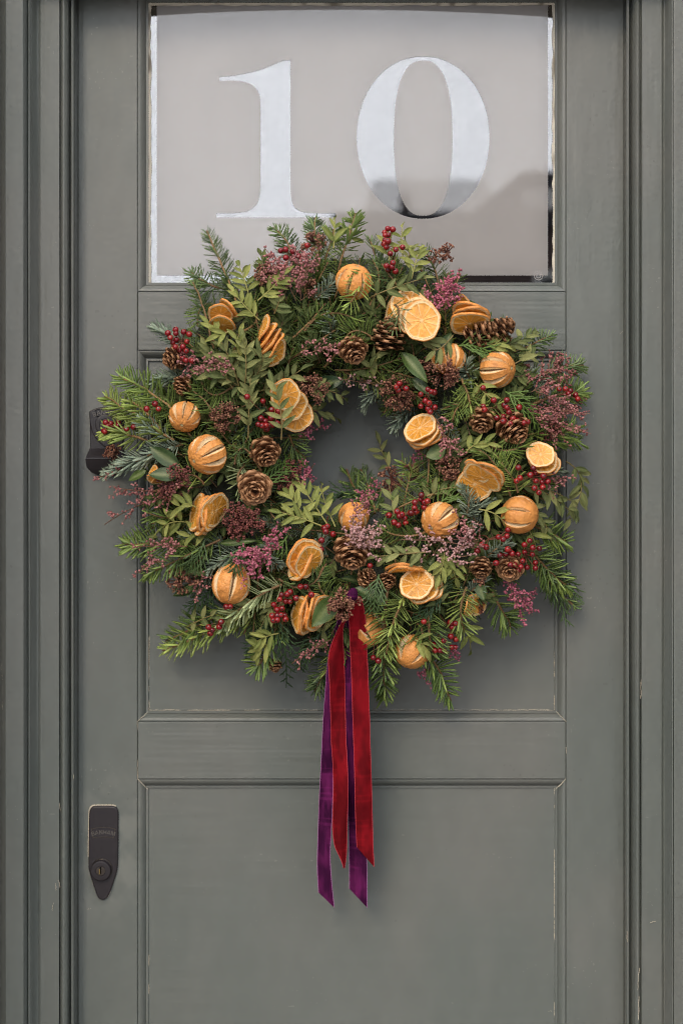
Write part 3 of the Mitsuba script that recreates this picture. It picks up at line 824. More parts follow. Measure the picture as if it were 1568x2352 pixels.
# measured sprigs that make the outline and the main accents
MANUAL = [
    ('spruce', (548, 700, -.02), (515, 620, -.01), (479, 532, .0)), ('spruce', (545, 668, -.03), (490, 655, -.015), (440, 622, -.01)), ('spruce', (492, 800, -.01), (468, 720, .0), (446, 650, .0)),
    ('fir', (520, 720, -.03), (470, 700, -.02), (452, 745, -.01)), ('spruce', (700, 640, -.02), (668, 575, -.01), (632, 522, .0)), ('spruce', (732, 620, -.02), (728, 560, .0), (722, 503, .0)),
    ('fir', (770, 640, -.02), (795, 560, .005), (815, 492, .01)), ('fir', (742, 610, -.02), (757, 565, .0), (765, 530, .0)), ('spruce', (890, 660, -.02), (868, 600, -.01), (850, 552, .0)),
    ('spruce', (1010, 690, -.03), (1000, 620, -.02), (975, 575, -.02)), ('light', (835, 620, .03), (825, 660, .03), (800, 700, .02)), ('noble', (720, 690, .0), (745, 668, .01), (770, 645, .01)),
    ('spruce', (640, 800, -.01), (690, 760, .0), (745, 700, .0)), ('fir', (700, 760, .0), (750, 720, .005), (820, 735, .005)), ('spruce', (660, 830, -.01), (720, 790, .0), (790, 745, .0)), ('fir', (860, 790, -.0), (820, 760, .005), (790, 780, .005)),
    ('noble', (770, 780, -.01), (760, 750, .0), (755, 725, .0)), ('noble', (440, 800, -.02), (400, 775, -.015), (357, 752, -.01)), ('noble', (450, 870, -.02), (400, 865, -.015), (345, 880, -.01)),
    ('fir', (425, 960, -.0), (350, 905, .005), (275, 866, .005)), ('light', (400, 1010, .0), (325, 965, .01), (243, 912, .01)), ('light', (370, 985, .01), (330, 945, .01), (300, 920, .005)), ('light', (340, 1010, .005), (300, 998, .01), (240, 992, .01)),
    ('noble', (390, 1010, .0), (350, 990, .01), (325, 965, .01)), ('noble', (420, 1020, -.01), (335, 1050, .005), (243, 1090, .005)), ('fir', (470, 1060, -.0), (420, 980, .0), (360, 935, .01)), ('fir', (560, 860, .005), (500, 905, .005), (460, 870, .005)),
    ('fir', (510, 990, .0), (480, 930, .01), (440, 890, .0)), ('noble', (540, 1280, -.01), (480, 1240, -.01), (420, 1230, -.005)), ('fir', (470, 1250, -.01), (380, 1250, .0), (283, 1250, .0)), ('fir', (505, 1240, .01), (420, 1280, .01), (332, 1322, .01)),
    ('noble', (560, 1270, -.0), (510, 1290, .005), (480, 1310, .005)), ('pale', (650, 1340, .01), (570, 1385, .015), (505, 1440, .01)), ('light', (560, 1410, -.01), (460, 1460, -.005), (374, 1497, -.005)), ('fir', (520, 1400, -.02), (450, 1440, -.015), (385, 1470, -.015)),
    ('fir', (640, 1430, -.01), (610, 1500, .0), (588, 1538, .0)), ('spruce', (790, 1480, -.01), (750, 1540, -.01), (722, 1588, -.01)), ('fir', (890, 1350, .01), (880, 1480, .01), (884, 1605, .0)), ('light', (935, 1360, .02), (906, 1425, .025), (890, 1495, .02)),
    ('fir', (960, 1460, .01), (1000, 1530, .01), (1034, 1608, .0)), ('fir', (990, 1400, .01), (985, 1450, .02), (1000, 1510, .02)), ('light', (1070, 1350, .01), (1058, 1400, .02), (1065, 1450, .01)), ('fir', (955, 1430, .0), (970, 1460, .015), (950, 1500, .015)),
    ('fir', (1130, 1360, -.02), (1150, 1400, -.01), (1172, 1440, -.01)), ('fir', (1210, 1260, -.0), (1260, 1310, .0), (1305, 1350, .0)), ('spruce', (1240, 1300, -.01), (1280, 1360, -.005), (1320, 1395, -.005)), ('fir', (1200, 1190, -.02), (1250, 1220, -.01), (1300, 1245, -.01)),
    ('spruce', (1130, 830, -.02), (1200, 800, -.015), (1268, 768, -.01)), ('spruce', (1210, 870, -.02), (1270, 850, -.01), (1337, 838, -.01)), ('fir', (1220, 930, -.02), (1290, 905, -.01), (1338, 900, -.01)), ('fir', (1170, 1010, -.02), (1250, 995, -.01), (1328, 1015, -.01)),
    ('fir', (1200, 1030, -.02), (1260, 1010, -.01), (1320, 980, -.01)), ('fir', (1170, 1140, .01), (1130, 1060, .02), (1090, 1030, .015)), ('fir', (1120, 1020, .005), (1170, 1035, .015), (1205, 1010, .01)), ('light', (1190, 1130, .015), (1172, 1090, .02), (1140, 1045, .015)),
    ('fir', (1100, 900, .0), (1060, 925, .01), (1040, 960, .01)), ('light', (1060, 870, .005), (1075, 910, .015), (1085, 950, .01)), ('light', (1040, 930, .0), (1100, 935, .01), (1165, 940, .01)), ('noble', (1090, 870, -.02), (1070, 850, .0), (1075, 830, .0)),
    ('noble', (1190, 880, -.02), (1220, 870, -.01), (1245, 890, -.01)), ('noble', (905, 880, -.03), (860, 900, -.02), (835, 935, -.02)), ('noble', (950, 930, -.03), (920, 960, -.02), (905, 985, -.02)), ('noble', (1070, 1190, -.0), (1075, 1150, .01), (1060, 1120, .01)),
    ('noble', (1120, 1220, -.01), (1085, 1180, .005), (1130, 1150, .0)), ('fir', (870, 1170, -.02), (820, 1130, -.03), (795, 1085, -.04)), ('spruce', (860, 1180, -.02), (850, 1130, -.03), (830, 1080, -.045)), ('fir', (1010, 1130, .0), (950, 1150, .005), (890, 1180, .005)),
    ('fir', (980, 1220, .0), (930, 1230, .01), (870, 1215, .01)), ('fir', (1000, 1110, -.01), (960, 1090, -.015), (925, 1060, -.02)), ('fir', (760, 1380, .0), (730, 1340, .01), (745, 1300, .01)), ('noble', (640, 1250, -.0), (610, 1265, .005), (640, 1300, .005)),
    ('noble', (750, 1280, -.0), (735, 1265, .005), (745, 1240, .005)), ('noble', (1060, 1380, -.01), (1090, 1350, .0), (1110, 1330, .0)), ('noble', (1110, 1290, .0), (1140, 1260, .01), (1165, 1250, .01)), ('spruce', (600, 1080, .0), (560, 1030, .01), (540, 1060, .01)),
    ('pale', (560, 1070, .0), (545, 1100, .01), (560, 1130, .01)), ('spruce', (640, 1330, .01), (700, 1350, .01), (740, 1310, .015)), ('spruce', (600, 800, .0), (590, 740, .005), (575, 720, .005)), ('spruce', (480, 830, -.02), (430, 870, -.01), (400, 900, -.01)),
    ('spruce', (920, 690, .0), (905, 650, .01), (880, 610, .01)), ('spruce', (850, 700, -.0), (870, 650, .0), (860, 600, .0)), ('spruce', (905, 700, .03), (915, 720, .035), (900, 760, .03)), ('fir', (560, 760, .0), (590, 730, .005), (570, 690, .005)),
    ('spruce', (680, 1150, -.02), (650, 1120, -.01), (640, 1080, -.01)), ('fir', (660, 1000, -.01), (680, 1030, -.02), (700, 1050, -.03)), ('light', (470, 1110, .0), (440, 1090, .01), (400, 1100, .005)), ('fir', (420, 1180, -.01), (380, 1190, -.005), (340, 1180, -.005)),
]
for m in MANUAL:
    tip = m[-1]
    far = tip[1] > 1380 or tip[0] > 1280 or tip[0] < 330
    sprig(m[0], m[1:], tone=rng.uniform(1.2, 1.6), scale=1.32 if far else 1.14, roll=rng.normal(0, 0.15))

# ---- flat cypress fronds
def frond(pts, width=0.028, off=0.0, n=15, col=(0.050, 0.088, 0.026), name='cypress_frond'):
    q = [P(x, y, o + off) for x, y, o in pts]
    if len(q) == 2:
        q = [q[0], (q[0] + q[1]) / 2, q[1]]
    else:
        q[1] = 2 * q[1] - 0.5 * (q[0] + q[2])
    path = bezier(*q, 16)
    acc = Acc()
    nn = np.array([0, -1.0, 0.15])
    L = np.linalg.norm(np.diff(path, axis=0), axis=1).sum()

    def scaly(a, b, r, c, bow):
        m = max(6, int(np.linalg.norm(b - a) / 0.0016))
        t = np.linspace(0, 1, m)
        pp = a + (b - a) * t[:, None] + bow * (t * t)[:, None]
        rad = r * (1 - 0.55 * t) * (1 + 0.28 * np.where(np.arange(m) % 2 == 0, 1, -1))
        rad[-1] = 0.0002
        tube(acc, pp, rad, 4, np.asarray(c) * rng.uniform(0.8, 1.25))
        return pp
    tube(acc, path, np.linspace(0.0015, 0.0008, 16), 4, np.asarray(col) * 1.1)
    for i in range(n):
        s = 0.08 + 0.9 * i / n
        k = s * 15
        i0 = int(k)
        o = path[i0] + (path[min(i0 + 1, 15)] - path[i0]) * (k - i0)
        t = unit(path[min(i0 + 1, 15)] - path[max(i0 - 1, 0)])
        side = unit(np.cross(t, nn)) * (1 if i % 2 else -1)
        ln = width * (1 - 0.6 * s) * rng.uniform(0.8, 1.15)
        d = unit(t * 0.80 + side * 0.62 + rng.normal(0, 0.06, 3))
        pp = scaly(o, o + d * ln, 0.00125, np.asarray(col), t * ln * 0.18)
        for e in range(3):
            kk = int(len(pp) * (0.3 + 0.22 * e))
            d2 = unit(d * 0.75 + side * 0.5 * (-1 if e % 2 else 1) * 0.9 + t * 0.35)
            scaly(pp[kk], pp[kk] + d2 * ln * 0.42 * rng.uniform(0.7, 1.2), 0.0010, np.asarray(col) * 1.12, t * 0.001)
    key = numbered('wreath__' + name)
    put(key, acc.ply('needle_green'))


WHOLE = []
for pts, c in [([(1230, 1290, .0), (1275, 1345, .005), (1300, 1440, .0)], 0), ([(1250, 1280, .0), (1300, 1330, .0), (1325, 1380, -.005)], 0), ([(1050, 795, .01), (1100, 798, .02), (1160, 830, .015)], 1), ([(1160, 900, .01), (1200, 930, .02), (1250, 990, .01)], 1),
               ([(640, 1420, .0), (655, 1500, .005), (657, 1580, -.005)], 2), ([(620, 1420, .0), (600, 1460, .0), (560, 1500, -.005)], 2), ([(560, 1250, .02), (545, 1290, .03), (525, 1350, .02)], 0), ([(500, 1330, -.01), (470, 1370, -.01), (430, 1400, -.01)], 2),
               ([(870, 1320, .02), (862, 1360, .03), (858, 1410, .025)], 0), ([(520, 1400, -.02), (480, 1410, -.02), (455, 1460, -.02)], 2), ([(590, 1120, .0), (635, 1085, .0), (665, 1060, -.01)], 1), ([(560, 1010, .0), (575, 960, .0), (600, 935, -.0)], 2),
               ([(990, 1390, -.0), (1010, 1350, .0), (1020, 1310, .0)], 0), ([(1020, 1350, .005), (985, 1390, .015), (960, 1430, .01)], 2), ([(900, 860, -.02), (920, 880, -.02), (960, 880, -.01)], 2), ([(470, 1240, .015), (450, 1285, .02), (425, 1310, .01)], 0),
               ([(830, 1140, -.01), (790, 1130, -.02), (750, 1150, -.02)], 2), ([(660, 1230, .0), (630, 1260, .0), (590, 1250, .0)], 1), ([(1000, 1170, .0), (1040, 1140, .005), (1090, 1160, .0)], 1), ([(740, 1450, .0), (700, 1500, .0), (690, 1540, -.01)], 2)]:
    frond(pts, col=[(0.060, 0.100, 0.034), (0.085, 0.145, 0.028), (0.038, 0.072, 0.028)][c])

# ---- leaves
LEAF = {}


def leaf_template(name, shape, colors, curl, fold, bsdf, variants=4):
    """Unit leaf along +x, half width 0.5 along y; colour variants share one BSDF."""
    out = []
    for v in range(variants):
        r = np.random.default_rng(hash(name) % 1000 if False else len(LEAF) * 17 + v)
        ns, nw = 9, 5
        t = np.linspace(0, 1, ns)
        wd = np.interp(t, *shape)
        y = np.linspace(-1, 1, nw)
        X = np.repeat(t[:, None], nw, 1)
        Y = 0.5 * wd[:, None] * y[None]
        c = curl * (0.6 + 0.8 * r.random())
        Z = -c * X ** 2 + fold * np.abs(y)[None] * wd[:, None] * 0.5 + 0.02 * np.sin(9 * X + 3 * y[None] + 5 * v)
        Y = Y + 0.06 * (r.random() - 0.5) * np.sin(3 * X)
        col = np.array(colors[0]) * (1 - v / (variants - 1)) + np.array(colors[1]) * (v / (variants - 1))
        C = np.repeat(col[None], ns * nw, 0).reshape(ns, nw, 3)
        C = C * (0.92 + 0.16 * r.random((ns, nw, 1)))
        C[:, 2] = C[:, 2] * 0.7 + np.array((0.3, 0.32, 0.14)) * 0.3
        V = np.stack([X, Y, Z], -1).reshape(-1, 3)
        out.append((V, grid_faces(ns, nw), C.reshape(-1, 3)))
    LEAF[name] = (out, [mikit.ply((a, b), bsdf, smooth=True, color=np.clip(c, 0, 1)) for a, b, c in out])


LANCE = ([0, .08, .2, .4, .6, .8, .93, 1], [.05, .35, .78, 1, .92, .6, .25, .02])
OVAL = ([0, .08, .2, .4, .6, .8, .93, 1], [.08, .5, .85, 1, .97, .75, .4, .03])
leaf_template('pistachio', LANCE, [(0.17, 0.20, 0.058), (0.32, 0.335, 0.105)], 0.16, 0.20, 'leaf_thin')
leaf_template('eucalyptus', LANCE, [(0.115, 0.145, 0.058), (0.265, 0.272, 0.110)], 0.22, 0.20, 'leaf_thin')
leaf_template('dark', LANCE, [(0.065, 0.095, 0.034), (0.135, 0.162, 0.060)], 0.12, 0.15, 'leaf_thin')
leaf_template('laurel', LANCE, [(0.016, 0.036, 0.013), (0.062, 0.100, 0.022)], 0.12, 0.14, 'leaf_gloss', 5)


def leaf_matrix(b, d, nrm, ln, wd):
    d = unit(d)
    y = unit(np.cross(nrm, d))
    z = np.cross(d, y)
    M = np.eye(4)
    M[:3, 0], M[:3, 1], M[:3, 2], M[:3, 3] = d * ln, y * wd, z * ln, b
    return M


def leaf(key, kind, b, d, nrm, ln, wd, variant=None, acc=None):
    tpl, plys = LEAF[kind]
    v = rng.integers(len(plys)) if variant is None else variant
    M = leaf_matrix(b, d, nrm, ln, wd)
    if acc is not None:
        V, F, C = tpl[v]
        acc.add(V @ M[:3, :3].T + M[:3, 3], F, C * rng.uniform(0.7, 1.0))
    else:
        put(numbered(key), plys[v], M)


def leafy(kind, pts, n, ln, wd, open_deg=50, pinnate=True, name=None, part='leaf', stuff=False, up_only=False, jitter=0.12):
    q = [P(x, y, o) for x, y, o in pts]
    if len(q) == 2:
        q = [q[0], (q[0] + q[1]) / 2 + np.array([0, -0.004, 0.0]) + rng.normal(0, 0.004, 3), q[1]]
    else:
        q[1] = 2 * q[1] - 0.5 * (q[0] + q[2])
    path = bezier(*q, 14)
    acc = Acc()
    tube(acc, path, np.linspace(0.0011, 0.0006, 14), 5, {'pistachio': (0.26, 0.24, 0.07), 'eucalyptus': (0.20, 0.15, 0.055), 'dark': (0.14, 0.09, 0.05)}[kind])
    key = numbered('wreath__' + (name or kind + '_sprig'))
    put(key, acc.ply('twig_bark'))
    la = Acc() if stuff else None
    for i in range(n):
        s = 0.18 + 0.8 * (i // 2 if pinnate else i) / max(1, (n / 2 if pinnate else n))
        k = s * 13
        i0 = min(int(k), 12)
        b = path[i0] + (path[i0 + 1] - path[i0]) * (k - i0)
        t = unit(path[i0 + 1] - path[i0])
        nv = unit(np.array([0, -1.0, 0.35]) + rng.normal(0, 0.25, 3))
        side = unit(np.cross(t, nv)) * (1 if i % 2 else -1)
        if up_only:
            side = side * (1 if (side[2] > 0) else -1)
        a = math.radians(open_deg * (1 - 0.35 * s) + rng.normal(0, 9))
        d = unit(math.cos(a) * t + math.sin(a) * side + rng.normal(0, jitter, 3) + np.array([0, -0.10, 0]))
        f = rng.uniform(0.8, 1.12) * (1 - 0.2 * s)
        leaf(key + '__' + part, kind, b, d, nv, ln * f, wd * f * rng.uniform(0.85, 1.1), acc=la)
    # end leaf
    leaf(key + '__' + part, kind, path[-1], unit(path[-1] - path[-2]), unit(np.array([0, -1, .3]) + rng.normal(0, .3, 3)), ln * 0.8, wd * 0.8, acc=la)
    if stuff:
        put(key + '__leaves', la.ply('leaf_thin')); tag(key + '__leaves', kind='stuff')
    return key


PIS = dict(ln=0.0285, wd=0.0084, jitter=0.2, part='leaflet', name='pistachio_frond')
for pts, n in [([(596, 735, .02), (565, 705, .03), (538, 672, .03)], 10), ([(592, 690, .03), (625, 660, .035), (652, 632, .035)], 10), ([(572, 680, .01), (562, 645, .015), (550, 612, .01)], 8), ([(766, 570, .01), (768, 530, .015), (769, 505, .015)], 4), ([(800, 560, -.01), (815, 530, .0), (822, 512, .0)], 3),
               ([(752, 1205, .02), (715, 1150, .02), (686, 1105, .01)], 11), ([(705, 1195, .02), (680, 1160, .025), (662, 1135, .015)], 9), ([(738, 1208, .03), (690, 1190, .035), (648, 1178, .03)], 10), ([(770, 1210, .01), (745, 1150, .01), (738, 1115, -.01)], 6), ([(1070, 1040, .015), (1090, 1022, .02), (1118, 1020, .02)], 7),
               ([(1100, 1170, .02), (1135, 1180, .025), (1155, 1200, .02)], 5), ([(1020, 1270, .03), (1018, 1290, .035), (1010, 1320, .035)], 6), ([(1045, 1280, .03), (1040, 1300, .035), (1045, 1325, .03)], 4), ([(895, 600, .0), (890, 565, .005), (888, 545, .005)], 4), ([(925, 590, .0), (922, 550, .005), (924, 522, .005)], 4),
               ([(945, 640, .01), (955, 600, .015), (965, 575, .01)], 8), ([(1060, 1430, .0), (1075, 1460, .01), (1080, 1490, .0)], 5), ([(950, 1470, .02), (970, 1480, .03), (985, 1505, .02)], 6), ([(450, 1165, .02), (425, 1160, .025), (400, 1172, .02)], 6), ([(430, 1200, .01), (395, 1200, .01), (370, 1215, .01)], 7),
               ([(485, 1215, .0), (450, 1225, .01), (425, 1240, .01)], 6), ([(640, 1455, .01), (605, 1465, .015), (585, 1480, .01)], 8), ([(625, 1475, .01), (600, 1490, .015), (585, 1505, .01)], 6), ([(560, 830, .02), (545, 800, .03), (548, 770, .03)], 5), ([(525, 760, .04), (505, 765, .04), (480, 745, .04)], 7),
               ([(1110, 800, .01), (1140, 790, .02), (1165, 795, .015)], 6), ([(1090, 880, .01), (1110, 900, .02), (1135, 925, .02)], 4), ([(1215, 1220, .0), (1225, 1240, .01), (1230, 1260, .0)], 4)]:
    leafy('pistachio', pts, n, **PIS)
EUC = dict(ln=0.0275, wd=0.0094, jitter=0.26, name='eucalyptus_sprig')
for pts, n in [([(545, 905, .01), (505, 850, .025), (475, 800, .03)], 9), ([(550, 890, .01), (530, 830, .03), (508, 785, .035)], 12), ([(560, 900, .01), (565, 840, .03), (560, 785, .035)], 12), ([(565, 900, .0), (520, 870, .02), (470, 855, .03)], 10), ([(575, 880, .01), (600, 840, .03), (600, 810, .04)], 10),
               ([(570, 1005, .01), (572, 930, .02), (575, 865, .025)], 14), ([(646, 1010, .04), (644, 940, .05), (628, 880, .045)], 10), ([(590, 900, .0), (640, 880, .01), (690, 850, .01)], 10), ([(690, 900, .0), (745, 895, .01), (790, 915, -.01)], 11), ([(700, 940, -.01), (735, 945, -.01), (770, 960, -.02)], 7),
               ([(900, 1085, -.02), (882, 1050, -.02), (872, 1020, -.03)], 6), ([(905, 1185, .01), (900, 1150, .01), (893, 1115, .0)], 5), ([(985, 1268, .03), (930, 1272, .04), (872, 1278, .035)], 11), ([(845, 685, .0), (905, 660, .02), (970, 640, .02)], 9), ([(630, 720, .02), (638, 700, .03), (640, 690, .03)], 6),
               ([(1140, 800, .0), (1185, 785, .0), (1225, 768, -.01)], 11), ([(1160, 850, .0), (1200, 825, .0), (1230, 815, .0)], 7), ([(430, 1440, .0), (470, 1420, .005), (500, 1410, .01)], 6), ([(590, 1370, .0), (560, 1400, .015), (530, 1420, .015)], 7), ([(640, 1380, .0), (620, 1400, .01), (600, 1440, .01)], 6),
               ([(1000, 770, -.0), (960, 720, -.0), (1000, 660, .0)], 8), ([(1040, 770, .02), (1010, 800, .025), (990, 800, .02)], 6), ([(1300, 1060, -.01), (1335, 1110, .0), (1310, 1190, .0)], 14), ([(1200, 1110, .0), (1265, 1140, .01), (1320, 1185, .01)], 12), ([(1170, 1140, .0), (1230, 1180, .01), (1265, 1230, .01)], 10),
               ([(1180, 1120, .0), (1240, 1120, .01), (1310, 1150, .01)], 10), ([(1010, 1400, .005), (1000, 1360, .02), (1005, 1320, .02)], 7), ([(935, 600, -.01), (940, 580, .0), (935, 560, .0)], 5), ([(870, 880, .0), (850, 840, .0), (880, 800, .01)], 6), ([(980, 1160, .0), (1000, 1130, .005), (1045, 1120, .01)], 7), ([(760, 1500, .0), (740, 1460, .0), (750, 1430, .0)], 4)]:
    leafy('eucalyptus', pts, n, **EUC)
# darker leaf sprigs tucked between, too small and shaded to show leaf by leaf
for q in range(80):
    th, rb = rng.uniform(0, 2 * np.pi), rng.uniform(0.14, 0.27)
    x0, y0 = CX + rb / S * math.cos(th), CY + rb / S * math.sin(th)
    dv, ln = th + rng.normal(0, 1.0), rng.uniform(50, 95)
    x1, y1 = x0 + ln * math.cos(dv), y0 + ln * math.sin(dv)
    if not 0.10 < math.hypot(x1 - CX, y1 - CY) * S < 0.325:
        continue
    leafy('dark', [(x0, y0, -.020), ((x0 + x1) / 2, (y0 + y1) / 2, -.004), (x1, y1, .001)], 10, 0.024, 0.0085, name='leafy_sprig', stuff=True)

for x0, y0, x1, y1, wd, off, v in [(716, 888, 786, 871, 30, .0, 0), (414, 1072, 343, 1027, 30, .035, 1), (410, 1094, 344, 1086, 30, .04, 1), (336, 1080, 294, 1102, 17, .02, 4), (545, 945, 510, 888, 36, .0, 0), (503, 1248, 588, 1241, 15, .02, 2), (432, 1085, 428, 1172, 28, .0, 0), (458, 1348, 395, 1366, 22, .005, 1),
                                   (482, 1318, 424, 1308, 15, .01, 4), (774, 1368, 718, 1438, 38, .045, 3), (815, 1350, 886, 1385, 28, .02, 1), (1036, 764, 1000, 832, 24, .02, 2), (920, 808, 980, 874, 28, .02, 3), (944, 868, 994, 908, 20, .015, 1), (1063, 690, 1111, 720, 17, .01, 2), (1098, 1340, 1111, 1378, 22, .02, 2), (1022, 1032, 980, 1046, 30, .02, 4),
                                   (640, 950, 600, 985, 26, -.005, 0), (660, 690, 690, 640, 26, -.01, 0), (835, 1340, 790, 1325, 20, .0, 1), (600, 985, 545, 990, 22, .0, 2), (855, 1360, 835, 1310, 18, .0, 1), (1000, 1275, 960, 1330, 14, .0, 2), (560, 1190, 580, 1150, 18, .01, 3), (930, 1330, 895, 1310, 16, .0, 1)]:
    b, e = P(x0, y0, off - 0.012), P(x1, y1, off + 0.004)
    leaf('wreath__broad_leaf', 'laurel', b, e - b, unit(np.array([rng.normal(0, .25), -1, 0.25 + rng.normal(0, .2)])), np.linalg.norm(e - b) * 1.03, wd * S * 1.15, v)


# ---- dried oranges
def rot_to(axis, spin=0.0):
    """Rotation whose third column is axis."""
    z = unit(axis)
    x = unit(np.cross([0.31, 0.2, 0.93] if abs(z[2]) < 0.9 else [1, 0, 0], z))
    y = np.cross(z, x)
    c, s = math.cos(spin), math.sin(spin)
    return np.column_stack([x * c + y * s, y * c - x * s, z])


def image_dir(deg, toward):
    """Unit vector pointing deg (0 right, 90 down) in the elevation, leaning by toward degrees to the viewer."""
    a, t = math.radians(deg), math.radians(toward)
    return np.array([math.cos(a) * math.cos(t), -math.sin(t), -math.sin(a) * math.cos(t)])


def whole_orange(x, y, r, pole, toward, slits=8, spin=0.0, seed=0, off=0.0, squash=0.94, gap=1.0, open_lat=62, label=None):
    g = np.random.default_rng(100 + seed)
    nlat, nlon = 90, 224
    la, lo = np.meshgrid(np.linspace(-np.pi / 2 + 0.001, np.pi / 2 - 0.001, nlat), np.linspace(0, 2 * np.pi, nlon, endpoint=False), indexing='ij')
    D = np.stack([np.cos(la) * np.cos(lo), np.cos(la) * np.sin(lo), np.sin(la)], -1)
    rad = 1 + 0.07 * (meshkit.fbm(D * 1.4 + seed * 3.3, 2, seed) - 0.5) + 0.05 * (meshkit.fbm(D * 5 + seed, 3, seed + 3) - 0.5)
    latd = np.degrees(la)
    ph = lo * slits / (2 * np.pi) + 0.10 * (meshkit.noise(np.stack([lo * slits / (2 * np.pi), lo * 0 + seed, latd * 0.01], -1), 1) - 0.5)
    cell = np.floor(ph) % slits
    fr = np.abs((ph % 1) - 0.5)                       # 0 at the slit, 0.5 between
    wslit = (0.17 + 0.09 * g.random(slits))[cell.astype(int)] * gap
    top = open_lat - 4 + 14 * (g.random(slits)[cell.astype(int)] - 0.5)
    bot = -open_lat + 8 * (g.random(slits)[cell.astype(int)] - 0.5)
    mid, half = (top + bot) / 2, (top - bot) / 2
    shape = np.sqrt(np.clip(1 - ((latd - mid) / half) ** 2, 0, 1))
    hw = wslit * shape + 1e-6
    q = fr / hw
    inside = np.clip(1.0 - q, 0, 1) * (shape > 0.02)
    rad = rad - 0.26 * np.clip(inside * 2.0, 0, 1) ** 0.8 * np.clip(shape * 2, 0, 1)
    lip = np.exp(-((q - 1.2) / 0.25) ** 2) * (shape > 0.15) * shape
    rad = rad + 0.022 * lip - 0.05 * np.exp(-((fr) / 0.22) ** 2) * shape * (q > 1) - 0.06 * (1 - np.exp(-((90 - np.abs(latd)) / 9) ** 2) < 0.5)
    rad = rad + 0.02 * np.cos(lo * slits + np.pi) * np.clip(np.cos(la), 0, 1)
    pk = np.array((0.58, 0.240, 0.060)) * g.uniform(0.92, 1.1)
    f1 = meshkit.fbm(D * 3 + seed * 7, 3, 4)[..., None]
    brown = np.clip((meshkit.fbm(D * 2.2 + seed * 5 + 30, 3, 6) - 0.56) * 4, 0, 1)[..., None]
    C = pk * (0.82 + 0.42 * f1) * (1 - 0.30 * brown * np.array([0.8, 1.0, 1.1]))
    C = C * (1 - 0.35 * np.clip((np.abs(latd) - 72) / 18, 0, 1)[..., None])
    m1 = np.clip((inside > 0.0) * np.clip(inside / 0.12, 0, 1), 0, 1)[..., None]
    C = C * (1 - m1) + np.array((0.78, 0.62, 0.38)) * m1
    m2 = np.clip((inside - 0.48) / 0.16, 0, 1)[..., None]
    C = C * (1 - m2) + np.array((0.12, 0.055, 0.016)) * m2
    V = D * rad[..., None] * np.array([1, 1, squash])
    R = rot_to(image_dir(pole, toward), spin)
    ctr = P(x, y, off)
    k = S * (DC + ctr[1]) / DC
    WHOLE.append((x, y, r))
    key = numbered('wreath__dried_orange')
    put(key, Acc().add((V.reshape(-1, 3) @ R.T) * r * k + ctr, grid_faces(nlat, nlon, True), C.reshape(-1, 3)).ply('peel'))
    b = lathe(0, 0, 0, [(0.10, 0.0), (0.11, 0.03), (0.08, 0.06), (0.0005, 0.07)], 10)
    bv = np.array(b.vertices)[:, [0, 2, 1]] * [1, 1, -1] + [0, 0, 0.90 * squash]
    put(key + '__stem_button', Acc().add(bv @ R.T * r * k + ctr, b.faces, (0.40, 0.33, 0.17)).ply('twig_bark'))
    if label:
        tag(key, label)


for k, (x, y, r, po, tw, sl, sp, off, gap, ol, lb) in enumerate([
        (812, 647, 43, -75, 30, 8, 0.3, .012, 0.55, 58, 'whole dried orange at the top of the wreath'), (1030, 824, 39, 85, 25, 9, 0.2, .0, 0.85, 66, 'whole dried orange above a bud cluster'), (1142, 848, 43, 0, 38, 9, 0.5, .01, 1.0, 66, 'whole dried orange with wide cream slits, lying sideways'),
        (424, 957, 37, 100, 48, 9, 0.1, .012, 0.85, 66, 'smaller whole dried orange nearest the upper lock'), (476, 1044, 46, 150, 38, 9, 0.7, .016, 1.0, 66, 'large whole dried orange on the left side of the wreath'), (1010, 1195, 44, 140, 44, 8, 0.4, .008, 0.95, 60, 'puckered dried orange with a pale stem button'),
        (1193, 1182, 45, 5, 18, 7, 0.9, .012, 0.6, 55, 'plump dried orange with short slits on the right side'), (812, 1187, 36, -90, 30, 7, 0.2, -.005, 0.6, 58, None), (531, 1342, 45, 100, 8, 6, 0.35, .01, 0.75, 70, 'dried orange with one long dark slit at the lower left'), (847, 1446, 42, 60, 10, 5, 2.9, -.008, 0.6, 56, 'dried orange half hidden by the red ribbon'), (945, 1497, 41, 120, 20, 5, 0.8, .010, 0.6, 58, 'lowest dried orange behind fir needles')]):
    whole_orange(x, y, r, po, tw, sl, sp, k, off, 0.94 if k != 8 else 1.05, gap, ol, lb)

